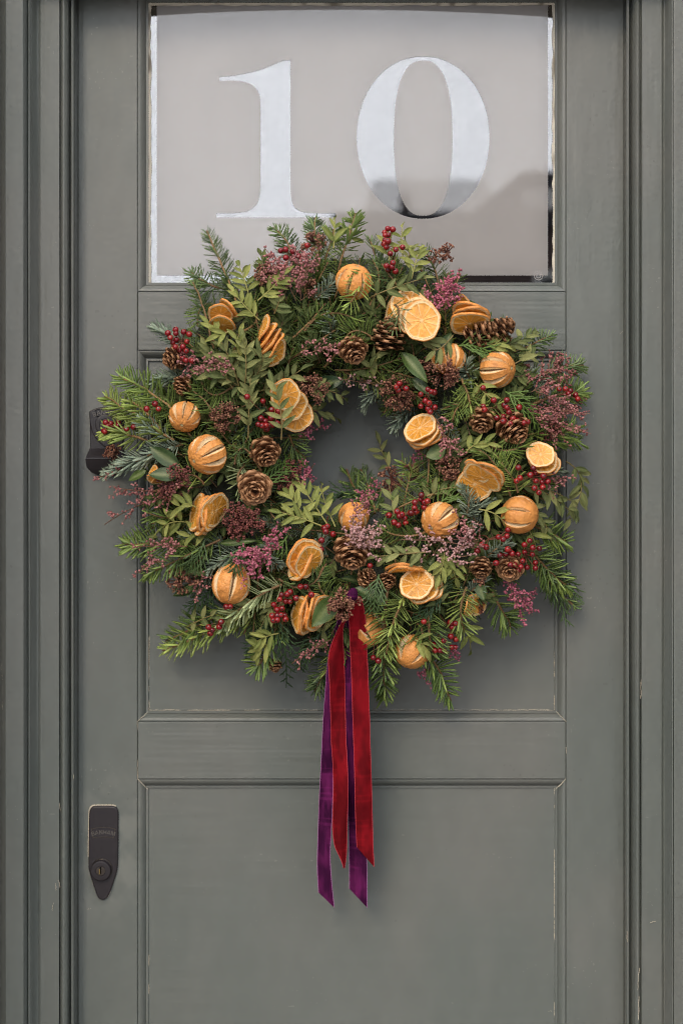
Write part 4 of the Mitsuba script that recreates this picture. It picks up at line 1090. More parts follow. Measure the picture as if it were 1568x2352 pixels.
# slices
SLICE = []
for v in range(6):
    g = np.random.default_rng(300 + v)
    nr, na = 22, 120
    th = np.arange(na) * 2 * np.pi / na
    seg = 9 + v % 3
    wob = 1 + 0.05 * np.sin(2 * th + g.random() * 6) + 0.025 * np.sin(5 * th + g.random() * 6) + 0.012 * np.sin(11 * th + g.random() * 6)
    sad = 0.065 * (g.random() * 0.8 + 0.4)
    ph0, ph1 = g.random() * 6, g.random() * 6

    def warp(rr, zz_, t):
        R_ = rr * wob
        x_, y_ = R_ * np.cos(t), R_ * np.sin(t)
        z_ = zz_ + sad * R_ ** 2 * np.cos(2 * t + ph0) + 0.05 * R_ ** 2 * np.cos(3 * t + ph1)
        return np.stack([x_, y_, z_], -1)
    rs = np.linspace(0.01, 0.90, nr)
    segp = (th * seg / (2 * np.pi) + 0.12 * np.sin(th * 2 + v)) % 1
    memb = np.exp(-(np.minimum(segp, 1 - segp) / 0.055) ** 2)
    V, C = [], []
    for side in (1, -1):
        for r_ in (rs if side == 1 else rs[::-1]):
            mm = memb * np.clip((r_ - 0.05) / 0.1, 0, 1) * np.clip((0.86 - r_) / 0.05, 0, 1)
            cen = math.exp(-(r_ / 0.085) ** 2)
            edge = float(np.clip((r_ - 0.815) / 0.05, 0, 1))
            nzv = meshkit.fbm(np.column_stack([r_ * 3 + 0 * th, np.cos(th) * 5, np.sin(th) * 5 + v]), 3, v)
            ht = 0.042 + 0.012 * mm + 0.018 * edge + 0.01 * cen + 0.020 * (nzv - 0.5) * (1 - edge) - 0.012 * (1 - mm) * (1 - edge)
            V.append(warp(r_, side * ht, th))
            base = np.array((0.67, 0.285, 0.036)) * (1.0, 0.82, 1.05, 0.74, 0.95, 0.88)[v] * (0.62 + 0.75 * nzv)[:, None]
            pale = np.clip(0.55 * mm + 0.8 * cen + edge, 0, 1)[:, None]
            C.append(base * (1 - pale) + np.array((0.74, 0.56, 0.30)) * pale)
    pulp = Acc().add(np.array(V).reshape(-1, 3), grid_faces(2 * nr, na, True), np.array(C).reshape(-1, 3))
    prof = [(0.895, 0.058, 1), (0.93, 0.066, 0.9), (0.965, 0.068, 0.45), (0.99, 0.060, 0.12), (1.0, 0.035, 0), (1.004, 0.0, 0), (1.0, -0.035, 0), (0.99, -0.060, 0.12), (0.965, -0.068, 0.45), (0.93, -0.066, 0.9), (0.895, -0.058, 1)]
    V, C = [], []
    for r_, z_, p_ in prof:
        V.append(warp(r_ + 0 * th, z_ + 0 * th, th))
        nzv = meshkit.fbm(np.column_stack([np.cos(th) * 4, np.sin(th) * 4, z_ * 20 + 0 * th + v]), 3, v)[:, None]
        C.append((np.array((0.62, 0.235, 0.050)) * (1.0, 0.9, 1.0, 0.82, 1.0, 0.9)[v] * (1 - p_) + np.array((0.74, 0.55, 0.29)) * p_) * (0.75 + 0.5 * nzv))
    rind = Acc().add(np.array(V).reshape(-1, 3), grid_faces(len(prof), na, True), np.array(C).reshape(-1, 3))
    SLICE.append((pulp.ply('pulp'), rind.ply('peel')))

SLICES = [  # x, y, radius, direction the face leans (deg), how far it is turned from the viewer, offset
    (968, 737, 46, 200, 14, .035), (957, 726, 45, 220, 20, .026), (938, 702, 43, 240, 22, .012), (915, 708, 36, 200, 40, .005),
    (506, 722, 31, 100, 48, .022), (511, 745, 31, 95, 62, .026), (525, 708, 28, 130, 72, .025),
    (602, 758, 36, 200, 74, .020), (612, 772, 36, 212, 74, .024), (621, 784, 37, 215, 74, .028), (629, 793, 37, 214, 72, .03), (628, 808, 36, 40, 50, .016),
    (1078, 716, 43, 98, 70, .012), (1083, 727, 45, 96, 70, .02), (1078, 742, 44, 92, 60, .022), (1062, 700, 26, 160, 55, .0),
    (655, 906, 37, 60, 24, .03), (668, 930, 39, 60, 26, .024), (682, 956, 38, 62, 22, .016),
    (964, 983, 39, 235, 42, .026), (970, 994, 41, 238, 50, .018), (978, 1004, 40, 240, 56, .010),
    (1241, 1044, 33, 250, 26, .026), (1246, 1056, 35, 250, 28, .018), (1254, 1068, 32, 250, 32, .010),
    (1090, 1112, 44, 118, 30, .012), (1108, 1096, 47, 122, 66, .030), (1120, 1088, 46, 124, 70, .040), (1096, 1080, 36, 130, 72, .034),
    (452, 1176, 46, 195, 70, .012), (462, 1186, 47, 190, 72, .02), (474, 1184, 47, 12, 70, .026), (486, 1178, 46, 14, 66, .026), (496, 1172, 42, 18, 62, .018),
    (698, 1280, 47, 25, 44, .018), (708, 1290, 42, 32, 50, .03), (690, 1290, 47, 205, 64, .012),
    (926, 1304, 42, 88, 80, .016), (934, 1311, 43, 90, 80, .018),
    (956, 1342, 41, 262, 34, .030), (967, 1350, 42, 258, 36, .020), (982, 1352, 36, 250, 40, .012),
    (688, 1412, 45, 188, 70, .014), (702, 1414, 45, 6, 72, .022), (722, 1408, 43, 10, 68, .022), (736, 1404, 40, 12, 64, .014),
    (1080, 1392, 29, 20, 60, .008), (1098, 1386, 30, 30, 44, .0), (352, 1088, 22, 190, 62, .012), (362, 1100, 26, 95, 68, .014)]
for k, (x, y, r, dg, tilt, off) in enumerate(SLICES):
    R = rot_to(image_dir(dg, 90 - tilt), rng.uniform(0, 6))
    ctr = P(x, y, off)
    kk = S * (DC + ctr[1]) / DC * r
    M = np.eye(4)
    M[:3, :3] = R * kk
    M[:3, 3] = ctr
    key = numbered('wreath__orange_slice')
    put(key, SLICE[k % 6][0], M)
    put(key + '__rind', SLICE[k % 6][1], M)


# ---- pine cones
def scale_mesh(tone, warm):
    """One woody scale: along +x, its rounded thick tip at x = 1."""
    ns, nw = 8, 7
    t = np.linspace(0, 1, ns)
    wd = np.interp(t, [0, .3, .6, .82, .94, 1], [.16, .24, .38, .44, .36, .16])
    y = np.linspace(-1, 1, nw)
    X = t[:, None] - 0.10 * (y ** 2)[None] * (t[:, None] ** 2)
    Y = wd[:, None] * y[None]
    cup = 0.10 * (1 - y ** 2)[None] * t[:, None] + 0.16 * t[:, None] ** 2
    th = np.interp(t, [0, .6, .85, 1], [.05, .06, .10, .06])[:, None] * (1 - 0.5 * (y ** 2)[None])
    Zt, Zb = cup * -0.6 + th + 0.20 * t[:, None] ** 2, cup * -0.6 - th + 0.12 * t[:, None] ** 2
    top = np.stack([X, Y, Zt], -1)
    bot = np.stack([X, Y, Zb], -1)[::-1]
    V = np.concatenate([top, bot]).reshape(-1, 3)
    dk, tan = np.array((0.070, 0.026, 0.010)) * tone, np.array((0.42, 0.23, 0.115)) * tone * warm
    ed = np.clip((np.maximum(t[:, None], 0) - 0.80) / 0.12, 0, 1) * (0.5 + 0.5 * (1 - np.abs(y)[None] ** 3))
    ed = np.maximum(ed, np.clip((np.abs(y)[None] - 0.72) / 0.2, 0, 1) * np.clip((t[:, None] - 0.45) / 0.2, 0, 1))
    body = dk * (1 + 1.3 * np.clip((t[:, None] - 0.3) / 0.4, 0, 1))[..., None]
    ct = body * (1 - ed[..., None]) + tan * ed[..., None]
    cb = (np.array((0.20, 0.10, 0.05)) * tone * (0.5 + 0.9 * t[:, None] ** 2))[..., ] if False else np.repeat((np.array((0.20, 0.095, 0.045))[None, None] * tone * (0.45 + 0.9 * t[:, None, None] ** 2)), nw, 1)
    C = np.concatenate([ct, cb[::-1]]).reshape(-1, 3)
    return V, np.vstack([grid_faces(2 * ns, nw)]), C


SCALES = [scale_mesh(a, b) for a, b in ((0.75, 0.9), (1.0, 1.0), (1.2, 1.05), (0.9, 1.25))]
SCALE_PLY = [mikit.ply((v, f), 'cone_wood', smooth=True, color=np.clip(c, 0, 1)) for v, f, c in SCALES]


def pine_cone(x, y, r, apex, toward, off=0.0, length=1.7, seed=0, tone=0, own=24, label=None):
    g = np.random.default_rng(500 + seed)
    ctr = P(x, y, off)
    k = S * (DC + ctr[1]) / DC * r
    R = rot_to(image_dir(apex, toward), g.uniform(0, 6))
    nsc = 44
    WHOLE.append((x, y, r))
    key = numbered('wreath__pine_cone')
    core = Acc()
    zs = np.linspace(-0.5, 0.5, 9) * length
    tube(core, np.stack([zs * 0, zs * 0, zs], 1), 0.30 * np.sqrt(np.clip(1 - (np.linspace(-0.85, 1, 9)) ** 2, 0.02, 1)), 8, (0.04, 0.016, 0.008))
    cv, cf = core.mesh()
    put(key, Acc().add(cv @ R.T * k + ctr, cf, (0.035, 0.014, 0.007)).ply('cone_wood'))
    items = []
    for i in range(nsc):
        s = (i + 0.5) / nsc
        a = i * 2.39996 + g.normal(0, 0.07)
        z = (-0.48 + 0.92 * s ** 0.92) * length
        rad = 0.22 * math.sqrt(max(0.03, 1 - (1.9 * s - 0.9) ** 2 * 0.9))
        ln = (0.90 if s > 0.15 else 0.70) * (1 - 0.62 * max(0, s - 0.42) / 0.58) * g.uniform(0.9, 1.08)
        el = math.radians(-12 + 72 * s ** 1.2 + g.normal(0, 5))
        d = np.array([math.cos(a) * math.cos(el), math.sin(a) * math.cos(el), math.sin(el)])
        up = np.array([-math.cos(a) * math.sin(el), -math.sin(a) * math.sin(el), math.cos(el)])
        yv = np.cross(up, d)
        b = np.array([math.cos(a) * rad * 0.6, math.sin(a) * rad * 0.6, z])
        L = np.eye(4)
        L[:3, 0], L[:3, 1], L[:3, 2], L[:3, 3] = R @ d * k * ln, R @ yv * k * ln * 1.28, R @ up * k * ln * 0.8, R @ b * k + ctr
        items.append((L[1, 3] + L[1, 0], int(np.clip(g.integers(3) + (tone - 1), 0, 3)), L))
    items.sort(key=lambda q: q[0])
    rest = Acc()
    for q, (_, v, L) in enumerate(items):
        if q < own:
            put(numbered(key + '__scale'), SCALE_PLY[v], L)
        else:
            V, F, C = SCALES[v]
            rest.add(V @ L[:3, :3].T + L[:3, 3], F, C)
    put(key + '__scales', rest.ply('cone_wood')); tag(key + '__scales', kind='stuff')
    if label:
        tag(key, label)


for k, (x, y, r, ap, tw, off, ln, tone, lb) in enumerate([
        (892, 768, 34, -80, 12, .012, 1.75, 1, 'open brown pine cone standing left of the big orange slice'), (812, 805, 30, 70, 35, .006, 1.5, 2, 'reddish pine cone at the inner edge under the needles'), (1104, 762, 31, -20, 15, .012, 1.8, 1, None), (1150, 757, 29, -35, 10, .008, 1.8, 0, None),
        (400, 822, 26, 150, 20, .004, 1.4, 2, None), (420, 886, 21, 110, 20, .0, 1.4, 2, None), (610, 1040, 31, 70, 40, .010, 1.5, 2, 'pine cone above the rosette shaped cone'), (585, 1121, 36, 80, 68, .014, 1.3, 3, 'rosette shaped pine cone facing the viewer'), (808, 1270, 37, 85, 38, .018, 1.6, 2, 'large pine cone under the pale heather'),
        (1106, 966, 28, 100, 35, .006, 1.5, 2, None), (1180, 985, 34, 60, 30, .010, 1.5, 2, None), (1104, 1305, 24, 90, 35, .006, 1.4, 1, None), (1170, 1305, 28, 100, 60, .008, 1.3, 1, None), (888, 1335, 19, 80, 30, .008, 1.4, 2, None), (843, 1325, 20, -60, 30, .004, 1.6, 3, None), (632, 1530, 14, 90, 20, .0, 1.4, 1, None)]):
    pine_cone(x, y, r * 1.16, ap, tw, off + 0.004, ln, k, tone, 21 if r > 25 else 12, lb)

# filler greenery behind the accents
fill_tw, fill_nd = Acc(), Acc()
ACCENTS = [(x, y, r * 0.9) for x, y, r, *_ in SLICES] + WHOLE


def near(x, y, margin):
    return any(math.hypot(x - a, y - b) < r + margin for a, b, r in ACCENTS)


for layer, (count, deep) in enumerate(((190, 0.028), (290, 0.004))):
    for q in range(count):
        th = (q + rng.random()) / count * 2 * np.pi * 3.0
        rb = rng.uniform(0.125, 0.235)
        ln = rng.uniform(0.075, 0.125)
        sw = rng.normal(0, 0.75) + (0.25 if rng.random() < 0.5 else -0.25)
        dirv = th + sw
        if rb < 0.17 and rng.random() < 0.55:
            dirv = th + math.pi / 2 * rng.choice([-1, 1]) + rng.normal(0, 0.35)
        x0, y0 = CX + rb / S * math.cos(th), CY + rb / S * math.sin(th)
        x1, y1 = x0 + ln / S * math.cos(dirv), y0 + ln / S * math.sin(dirv)
        rt = math.hypot(x1 - CX, y1 - CY) * S
        lim = 0.315 + 0.012 * math.sin(5 * th)
        if math.pi * 1.15 < th % (2 * np.pi) < math.pi * 1.85:
            lim -= 0.012
        if rt > lim or rt < 0.070:
            k = (lim if rt > lim else 0.070) / rt
            x1, y1 = CX + (x1 - CX) * k, CY + (y1 - CY) * k
        kind = rng.choice(['fir', 'spruce', 'light', 'noble'], p=[0.42, 0.28, 0.18, 0.12])
        if deep < 0.02 and near(x1, y1, 10) + near(x0 * 0.4 + x1 * 0.6, y0 * 0.4 + y1 * 0.6, 6) > 0:
            continue
        if deep < 0.02:
            sprig_copy(kind, P(x0, y0, -deep - 0.018), P(x1, y1, -deep * rng.uniform(0, 1.5)))
        else:
            path = bezier(P(x0, y0, -deep - 0.03), P((x0 + x1) / 2, (y0 + y1) / 2, -deep), P(x1, y1, -deep - 0.005), 8)
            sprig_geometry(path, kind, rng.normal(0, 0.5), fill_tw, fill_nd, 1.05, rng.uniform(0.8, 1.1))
for q in range(64):
    th = (q + rng.random()) / 64 * 2 * np.pi
    rb = rng.uniform(0.118, 0.150)
    dirv = th + math.pi + rng.normal(0, 0.65) if q % 3 else th + math.pi / 2 * rng.choice([-1, 1])
    x0, y0 = CX + 12 + rb / S * math.cos(th), CY + rb / S * math.sin(th)
    ln = rng.uniform(0.040, 0.070)
    x1, y1 = x0 + ln / S * math.cos(dirv), y0 + ln / S * math.sin(dirv)
    lim = (0.088 + 0.010 * math.sin(3 * th + 1)) / S
    d = math.hypot(x1 - CX - 12, y1 - CY)
    if d < lim:
        x1, y1 = CX + 12 + (x1 - CX - 12) * lim / d, CY + (y1 - CY) * lim / d
    sprig_copy(rng.choice(['fir', 'spruce', 'noble'], p=[0.5, 0.3, 0.2]), W(x0, y0, rng.uniform(0.04, 0.085)), W(x1, y1, rng.uniform(0.035, 0.08)))
put('wreath__backing_greenery', fill_nd.ply('needle_green')); tag('wreath__backing_greenery', kind='stuff')
put('wreath__backing_twigs', fill_tw.ply('twig_bark')); tag('wreath__backing_twigs', kind='stuff')


# ---- berries
bs = trimesh.creation.icosphere(3)
bv = np.array(bs.vertices)
BERRY = []
for tone in ((0.20, 0.006, 0.009), (0.155, 0.004, 0.008), (0.26, 0.013, 0.012), (0.10, 0.004, 0.007)):
    c = np.repeat(np.array(tone)[None], len(bv), 0)
    eye = bv[:, 2] > 0.93
    v2 = bv * np.where(eye, 0.93, 1.0)[:, None]
    c[eye] = (0.030, 0.010, 0.008)
    BERRY.append(mikit.ply((v2, bs.faces), 'berry_skin', smooth=True, color=c))


def conv(x0, y0, f):
    return lambda p: ((x0 + p[0] / f) / 1.5944, (y0 + p[1] / f) / 1.5944)


z1, z2, z3, z4 = conv(300, 750, 2.613), conv(850, 750, 2.613), conv(1350, 800, 1.845), conv(300, 1350, 2.24)
z5, z6, z7, z8 = conv(900, 1350, 2.24), conv(1500, 1400, 2.24), conv(400, 2000, 1.96), conv(1200, 1900, 1.6505)
CLUSTERS = [
    (z3, [(128, 67), (162, 72), (106, 92), (133, 110), (110, 112), (108, 145), (128, 153), (103, 170), (118, 192), (183, 210), (228, 193), (146, 236)]), (z3, [(163, 298), (119, 318), (157, 325), (180, 355), (130, 345)]),
    (z2, [(718, 385), (463, 437), (512, 505), (578, 445), (640, 490), (483, 603), (510, 425)]), (z1, [(896, 1193), (898, 1230), (973, 1215), (1026, 1237), (845, 1272), (905, 1288), (870, 1317), (1005, 1308), (893, 1360), (966, 1357), (937, 1393), (998, 1398), (822, 1227)]),
    (z1, [(995, 1490), (1053, 1493), (965, 1470)]), (z4, [(195, 443), (238, 452), (210, 472), (178, 510), (188, 518), (300, 435), (298, 468), (365, 495), (425, 478)]), (z4, [(598, 288), (628, 330), (530, 330)]),
    (z5, [(212, 335), (265, 350), (235, 388), (207, 405), (140, 265), (10, 230), (102, 457), (133, 467), (168, 465), (195, 462), (222, 460), (160, 430), (258, 450), (172, 495), (125, 408)]),
    (z6, [(148, 58), (175, 75), (90, 97), (127, 150), (158, 170), (205, 205), (150, 215), (168, 243), (90, 195), (200, 82)]), (z6, [(-85, 10), (-95, 65), (-110, 40), (-30, 50)]),
    (z6, [(688, 146), (795, 145), (775, 187), (797, 207), (603, 197), (813, 245), (770, 282), (767, 318), (845, 297), (883, 316), (824, 340), (936, 333), (967, 325), (897, 205), (600, 44), (612, 225), (712, 290)]), (z6, [(1277, 53), (1318, 70), (1360, 105), (1378, 137), (1225, 55), (1300, 95)]),
    (z6, [(1012, 705), (1030, 742), (988, 760), (1097, 750), (1095, 770), (1085, 818), (1133, 815), (1090, 862), (1022, 868), (1058, 905), (1035, 810), (890, 700), (903, 785), (875, 810)]),
    (z6, [(95, 925), (90, 962), (42, 985), (38, 1030), (120, 985), (118, 1025), (45, 1065), (12, 1075), (145, 975)]), (z5, [(1240, 1172), (1173, 1203), (1280, 1195), (1260, 1210), (1303, 1228), (1353, 1183), (1400, 1172), (1215, 1262), (1310, 1265), (1250, 1285), (1350, 1185)]),
    (z5, [(645, 1310), (668, 1295), (655, 1338), (638, 1305)]), (z5, [(715, 1358), (620, 1410), (620, 1482)]), (z6, [(805, 1210), (797, 1262), (765, 1288), (726, 1270), (592, 1330), (625, 1353), (552, 1383)]),
    (z6, [(983, 1300), (940, 1333), (1008, 1357), (1062, 1363), (942, 1393), (1005, 1413), (888, 1410), (925, 1467), (1030, 1480), (910, 1515), (960, 1520), (1030, 1525), (890, 1540)]), (z6, [(803, 1370), (825, 1390), (840, 1407), (788, 1408), (737, 1420), (707, 1483), (858, 1500), (825, 1498)]),
    (z7, [(1235, 350), (1275, 345), (1297, 330), (1222, 383), (1265, 397), (1297, 400), (1340, 375), (1180, 422), (1203, 458), (1240, 447)]), (z7, [(1168, 500), (1205, 500), (1232, 495), (1260, 497), (1205, 530), (1265, 525), (1178, 533)]), (z7, [(1372, 292), (1410, 292), (1450, 350), (1468, 375), (1465, 405)]),
    (z7, [(712, 583), (740, 605), (725, 627), (803, 545), (790, 580)]), (z7, [(838, 437), (868, 435)]), (z8, [(740, 628), (770, 633), (750, 655), (742, 712), (773, 730)]), (z8, [(748, 778), (768, 778), (648, 797), (677, 797), (700, 800), (640, 760), (700, 738), (580, 622)]), (z8, [(275, 840), (305, 860), (255, 283)]),
]
for cv, pts in CLUSTERS:
    D = np.array([cv(p) for p in pts])
    out = unit(D.mean(0) - [CX, CY])
    root = D.mean(0) - out * 28 + rng.normal(0, 6, 2)
    key = numbered('wreath__berry_sprig')
    st = Acc()
    r0 = P(root[0], root[1], -0.012)
    hub = P(*(D.mean(0) * 0.6 + root * 0.4), 0.008)
    tube(st, bezier(r0, (r0 + hub) / 2 + rng.normal(0, .003, 3), hub, 8), 0.0010, 5, (0.13, 0.045, 0.022))
    for x, y in D:
        off = 0.024 + rng.uniform(-0.006, 0.010)
        c = P(x, y, off)
        r = rng.uniform(5.7, 6.9) * S
        d = unit(c - hub + np.array([0, -0.006, 0]) + rng.normal(0, .004, 3))
        tube(st, bezier(hub, (hub + c) / 2 + rng.normal(0, .0035, 3) + np.array([0, -.002, 0]), c - d * r * 0.8, 8), 0.0006, 4, (0.16, 0.055, 0.030))
        M = np.eye(4)
        M[:3, :3] = rot_to(unit(d + rng.normal(0, 0.35, 3)), 0) * r
        M[:3, 3] = c
        put(numbered(key + '__berry'), BERRY[rng.choice(4, p=[0.45, 0.3, 0.15, 0.1])], M)
    put(key, st.ply('twig_bark'))

# ---- heather and bud clusters
fl = trimesh.creation.icosphere(1)
FV, FF = np.array(fl.vertices), np.array(fl.faces)


def floret_acc(acc, pos, dirs, size, cols, stretch=1.5):
    for p, d, s, c in zip(pos, dirs, size, cols):
        R = rot_to(d)
        v = FV * [1, 1, stretch]
        v[:, :2] *= (1 - 0.25 * FV[:, 2:3])
        acc.add(v @ R.T * s + p, FF, c * (0.8 + 0.25 * FV[:, 2:3] + 0.2))


HEATH = {'pink': [(0.22, 0.070, 0.075), (0.40, 0.185, 0.175)], 'magenta': [(0.27, 0.055, 0.098), (0.43, 0.145, 0.185)], 'pale': [(0.31, 0.155, 0.150), (0.46, 0.285, 0.27)], 'dusky': [(0.165, 0.048, 0.050), (0.33, 0.145, 0.130)]}


def heather(col, pts, spread, n_branch, per, off=0.012):
    q = [P(x, y, o + off) for x, y, o in pts]
    if len(q) == 2:
        q = [q[0], (q[0] + q[1]) / 2 + rng.normal(0, .003, 3), q[1]]
    path = bezier(*q, 14)
    st, fo = Acc(), Acc()
    tube(st, path, 0.0006, 4, (0.16, 0.075, 0.045))
    a, b = (np.array(v) for v in HEATH[col])
    L = np.linalg.norm(path[-1] - path[0])
    brs = [path]
    for i in range(n_branch):
        s = rng.uniform(0.05, 0.92)
        o = path[int(s * 13)]
        t = unit(path[min(int(s * 13) + 1, 13)] - path[max(int(s * 13) - 1, 0)])
        d = unit(t * 0.8 + unit(rng.normal(0, 1, 3) * [1, .7, 1]) * 0.75)
        ln = spread * rng.uniform(0.6, 1.45)
        e = o + d * ln + np.array([0, -0.003, 0])
        br = bezier(o, (o + e) / 2 + rng.normal(0, .002, 3), e, 8)
        brs.append(br)
        tube(st, br, 0.00042, 3, (0.20, 0.10, 0.06))
    for br in brs:
        m = int(per * 1.25)
        s = rng.uniform(0.25, 1.0, m)
        k = np.clip(s * (len(br) - 1), 0, len(br) - 1.001)
        i0 = k.astype(int)
        p = br[i0] + (br[i0 + 1] - br[i0]) * (k - i0)[:, None]
        t = unit(br[i0 + 1] - br[i0])
        d = unit(t * 0.35 + unit(rng.normal(0, 1, (m, 3))) + np.array([0, -0.3, 0]))
        pos = p + d * rng.uniform(0.0015, 0.0048, (m, 1))
        qv = rng.random((m, 1))
        floret_acc(fo, pos, d, rng.uniform(0.0010, 0.0016, m), (a * (1 - qv) + b * qv) * rng.uniform(0.75, 1.2, (m, 1)))
    key = numbered('wreath__heather_sprig')
    put(key, st.ply('twig_bark'))
    put(key + '__florets', fo.ply('petal')); tag(key + '__florets', kind='stuff')


for a in [('pink', [(680, 690, .0), (655, 640, .02), (630, 590, .01)], .03, 15, 9), ('pink', [(690, 690, .0), (690, 640, .02), (715, 600, .015)], .03, 15, 9), ('pink', [(650, 690, .01), (640, 660, .02), (660, 600, .02)], .026, 12, 9), ('pink', [(645, 620, .0), (625, 590, .0), (608, 570, .0)], .012, 4, 8), ('pink', [(690, 630, .0), (700, 595, .01), (672, 565, .01)], .02, 7, 8),
          ('magenta', [(1000, 720, .0), (1020, 685, .015), (1050, 650, .015)], .03, 17, 10), ('magenta', [(995, 700, .0), (1005, 680, .015), (1030, 640, .01)], .024, 12, 9), ('pink', [(690, 820, .0), (725, 805, .01), (765, 790, .01)], .022, 10, 7), ('pale', [(780, 870, -.01), (815, 875, -.015), (845, 880, -.02)], .022, 9, 4),
          ('dusky', [(440, 1090, .0), (395, 1115, .01), (345, 1130, .0)], .03, 15, 8), ('pink', [(400, 1130, .0), (320, 1130, -.005), (265, 1120, -.01)], .022, 9, 7), ('pink', [(390, 1140, .0), (310, 1155, -.01), (240, 1205, -.012)], .020, 11, 6), ('pink', [(275, 1085, .005), (250, 1092, .005), (222, 1096, .005)], .01, 3, 5),
          ('pink', [(430, 1255, .01), (370, 1255, .01), (305, 1255, .005)], .020, 11, 8), ('pink', [(380, 1290, .01), (350, 1290, .01), (325, 1305, .005)], .014, 6, 7), ('magenta', [(640, 1260, .02), (600, 1275, .03), (545, 1270, .025)], .026, 17, 10), ('magenta', [(625, 1250, .01), (600, 1295, .03), (560, 1310, .025)], .024, 13, 10), ('magenta', [(600, 1235, .01), (620, 1245, .02), (645, 1235, .02)], .02, 8, 8),
          ('pale', [(800, 1265, .03), (815, 1235, .04), (840, 1210, .035)], .03, 17, 9), ('pale', [(810, 1265, .03), (835, 1250, .04), (855, 1230, .035)], .026, 13, 9), ('pink', [(805, 1200, .02), (825, 1180, .025), (845, 1150, .015)], .022, 9, 6), ('pale', [(1090, 1260, .02), (1040, 1240, .03), (920, 1240, .02)], .024, 15, 7), ('pale', [(1020, 1300, .02), (1050, 1260, .03), (1085, 1235, .025)], .03, 16, 8), ('pink', [(1100, 1260, .02), (1080, 1230, .025), (1060, 1200, .02)], .024, 12, 7),
          ('magenta', [(1165, 1340, .0), (1185, 1380, .005), (1200, 1415, .0)], .028, 15, 9), ('magenta', [(1170, 1330, .0), (1195, 1365, .0), (1225, 1395, -.005)], .022, 9, 7), ('dusky', [(1215, 960, .0), (1270, 940, .01), (1335, 935, .0)], .035, 19, 9), ('dusky', [(1210, 940, .0), (1260, 965, .01), (1310, 985, .0)], .032, 17, 9), ('pink', [(1230, 900, .0), (1275, 920, .01), (1340, 955, .0)], .026, 13, 8), ('dusky', [(1210, 880, -.005), (1250, 850, .0), (1310, 835, -.005)], .03, 17, 9), ('dusky', [(1220, 900, .0), (1260, 880, .0), (1325, 860, -.005)], .026, 13, 8),
          ('pink', [(1000, 960, .01), (1015, 985, .02), (1035, 1030, .015)], .022, 11, 8), ('magenta', [(690, 1120, .0), (705, 1090, -.005), (722, 1065, -.01)], .022, 9, 7), ('magenta', [(680, 1010, -.01), (710, 995, -.015), (742, 975, -.02)], .02, 10, 7), ('pink', [(500, 840, .02), (475, 840, .02), (445, 850, .02)], .022, 9, 7), ('pink', [(540, 850, .02), (525, 845, .02), (500, 835, .02)], .018, 7, 7),
          ('pink', [(760, 1470, .0), (715, 1490, .01), (670, 1525, .0)], .022, 11, 4), ('magenta', [(985, 1530, .0), (975, 1545, .0), (972, 1560, .0)], .014, 6, 6), ('magenta', [(1035, 1490, .0), (1045, 1500, .005), (1050, 1515, .0)], .012, 4, 5), ('pink', [(1220, 1090, .0), (1260, 1095, .005), (1300, 1100, .0)], .026, 11, 5), ('magenta', [(890, 1125, -.02), (850, 1130, -.02), (835, 1145, -.02)], .022, 9, 6), ('magenta', [(940, 1080, -.02), (955, 1050, -.02), (965, 1025, -.02)], .018, 7, 6), ('pink', [(445, 1380, .0), (470, 1330, .0), (460, 1310, .0)], .016, 5, 5), ('pink', [(430, 800, .0), (420, 830, .01), (440, 855, .0)], .018, 7, 7)]:
    heather(*a)


def buds(x, y, r, n, off=0.014, col=((0.105, 0.036, 0.026), (0.30, 0.15, 0.09)), sx=1.0):
    ctr = P(x, y, off - r * S * 0.5)
    root = P(x, y, -0.02)
    st, bu = Acc(), Acc()
    a, b = np.array(col[0]), np.array(col[1])
    hubs = []
    r = r * 1.12
    n = int(n * 1.5)
    nh = max(8, n // 7)
    for i in range(nh):
        u1, u2 = rng.random(), rng.random() * 2 * np.pi
        cz = 1 - 1.05 * u1
        sz = math.sqrt(max(0, 1 - cz * cz))
        d = np.array([sz * math.cos(u2) * sx, -cz, sz * math.sin(u2)])
        hubs.append((ctr + d * r * S * rng.uniform(0.72, 0.98), d))
    for hp, d in hubs:
        tube(st, bezier(root, (ctr + hp) / 2 - d * 0.002, hp, 5), 0.0007, 4, (0.12, 0.040, 0.028))
        m = n // nh
        dd = unit(d * 0.9 + rng.normal(0, 0.75, (m, 3)))
        pos = hp + dd * rng.uniform(0.4, 1.0, (m, 1)) * r * S * 0.34
        qv = rng.random((m, 1)) ** 1.5
        for p in pos[::2]:
            tube(st, [hp, (hp + p) / 2, p], 0.0003, 3, (0.13, 0.05, 0.035))
        floret_acc(bu, pos, dd, rng.uniform(0.0009, 0.0014, m), (a * (1 - qv) + b * qv) * rng.uniform(0.55, 1.45, (m, 1)), 1.12)
    key = numbered('wreath__bud_cluster')
    put(key, st.ply('twig_bark'))
    put(key + '__buds', bu.ply('petal')); tag(key + '__buds', kind='stuff')


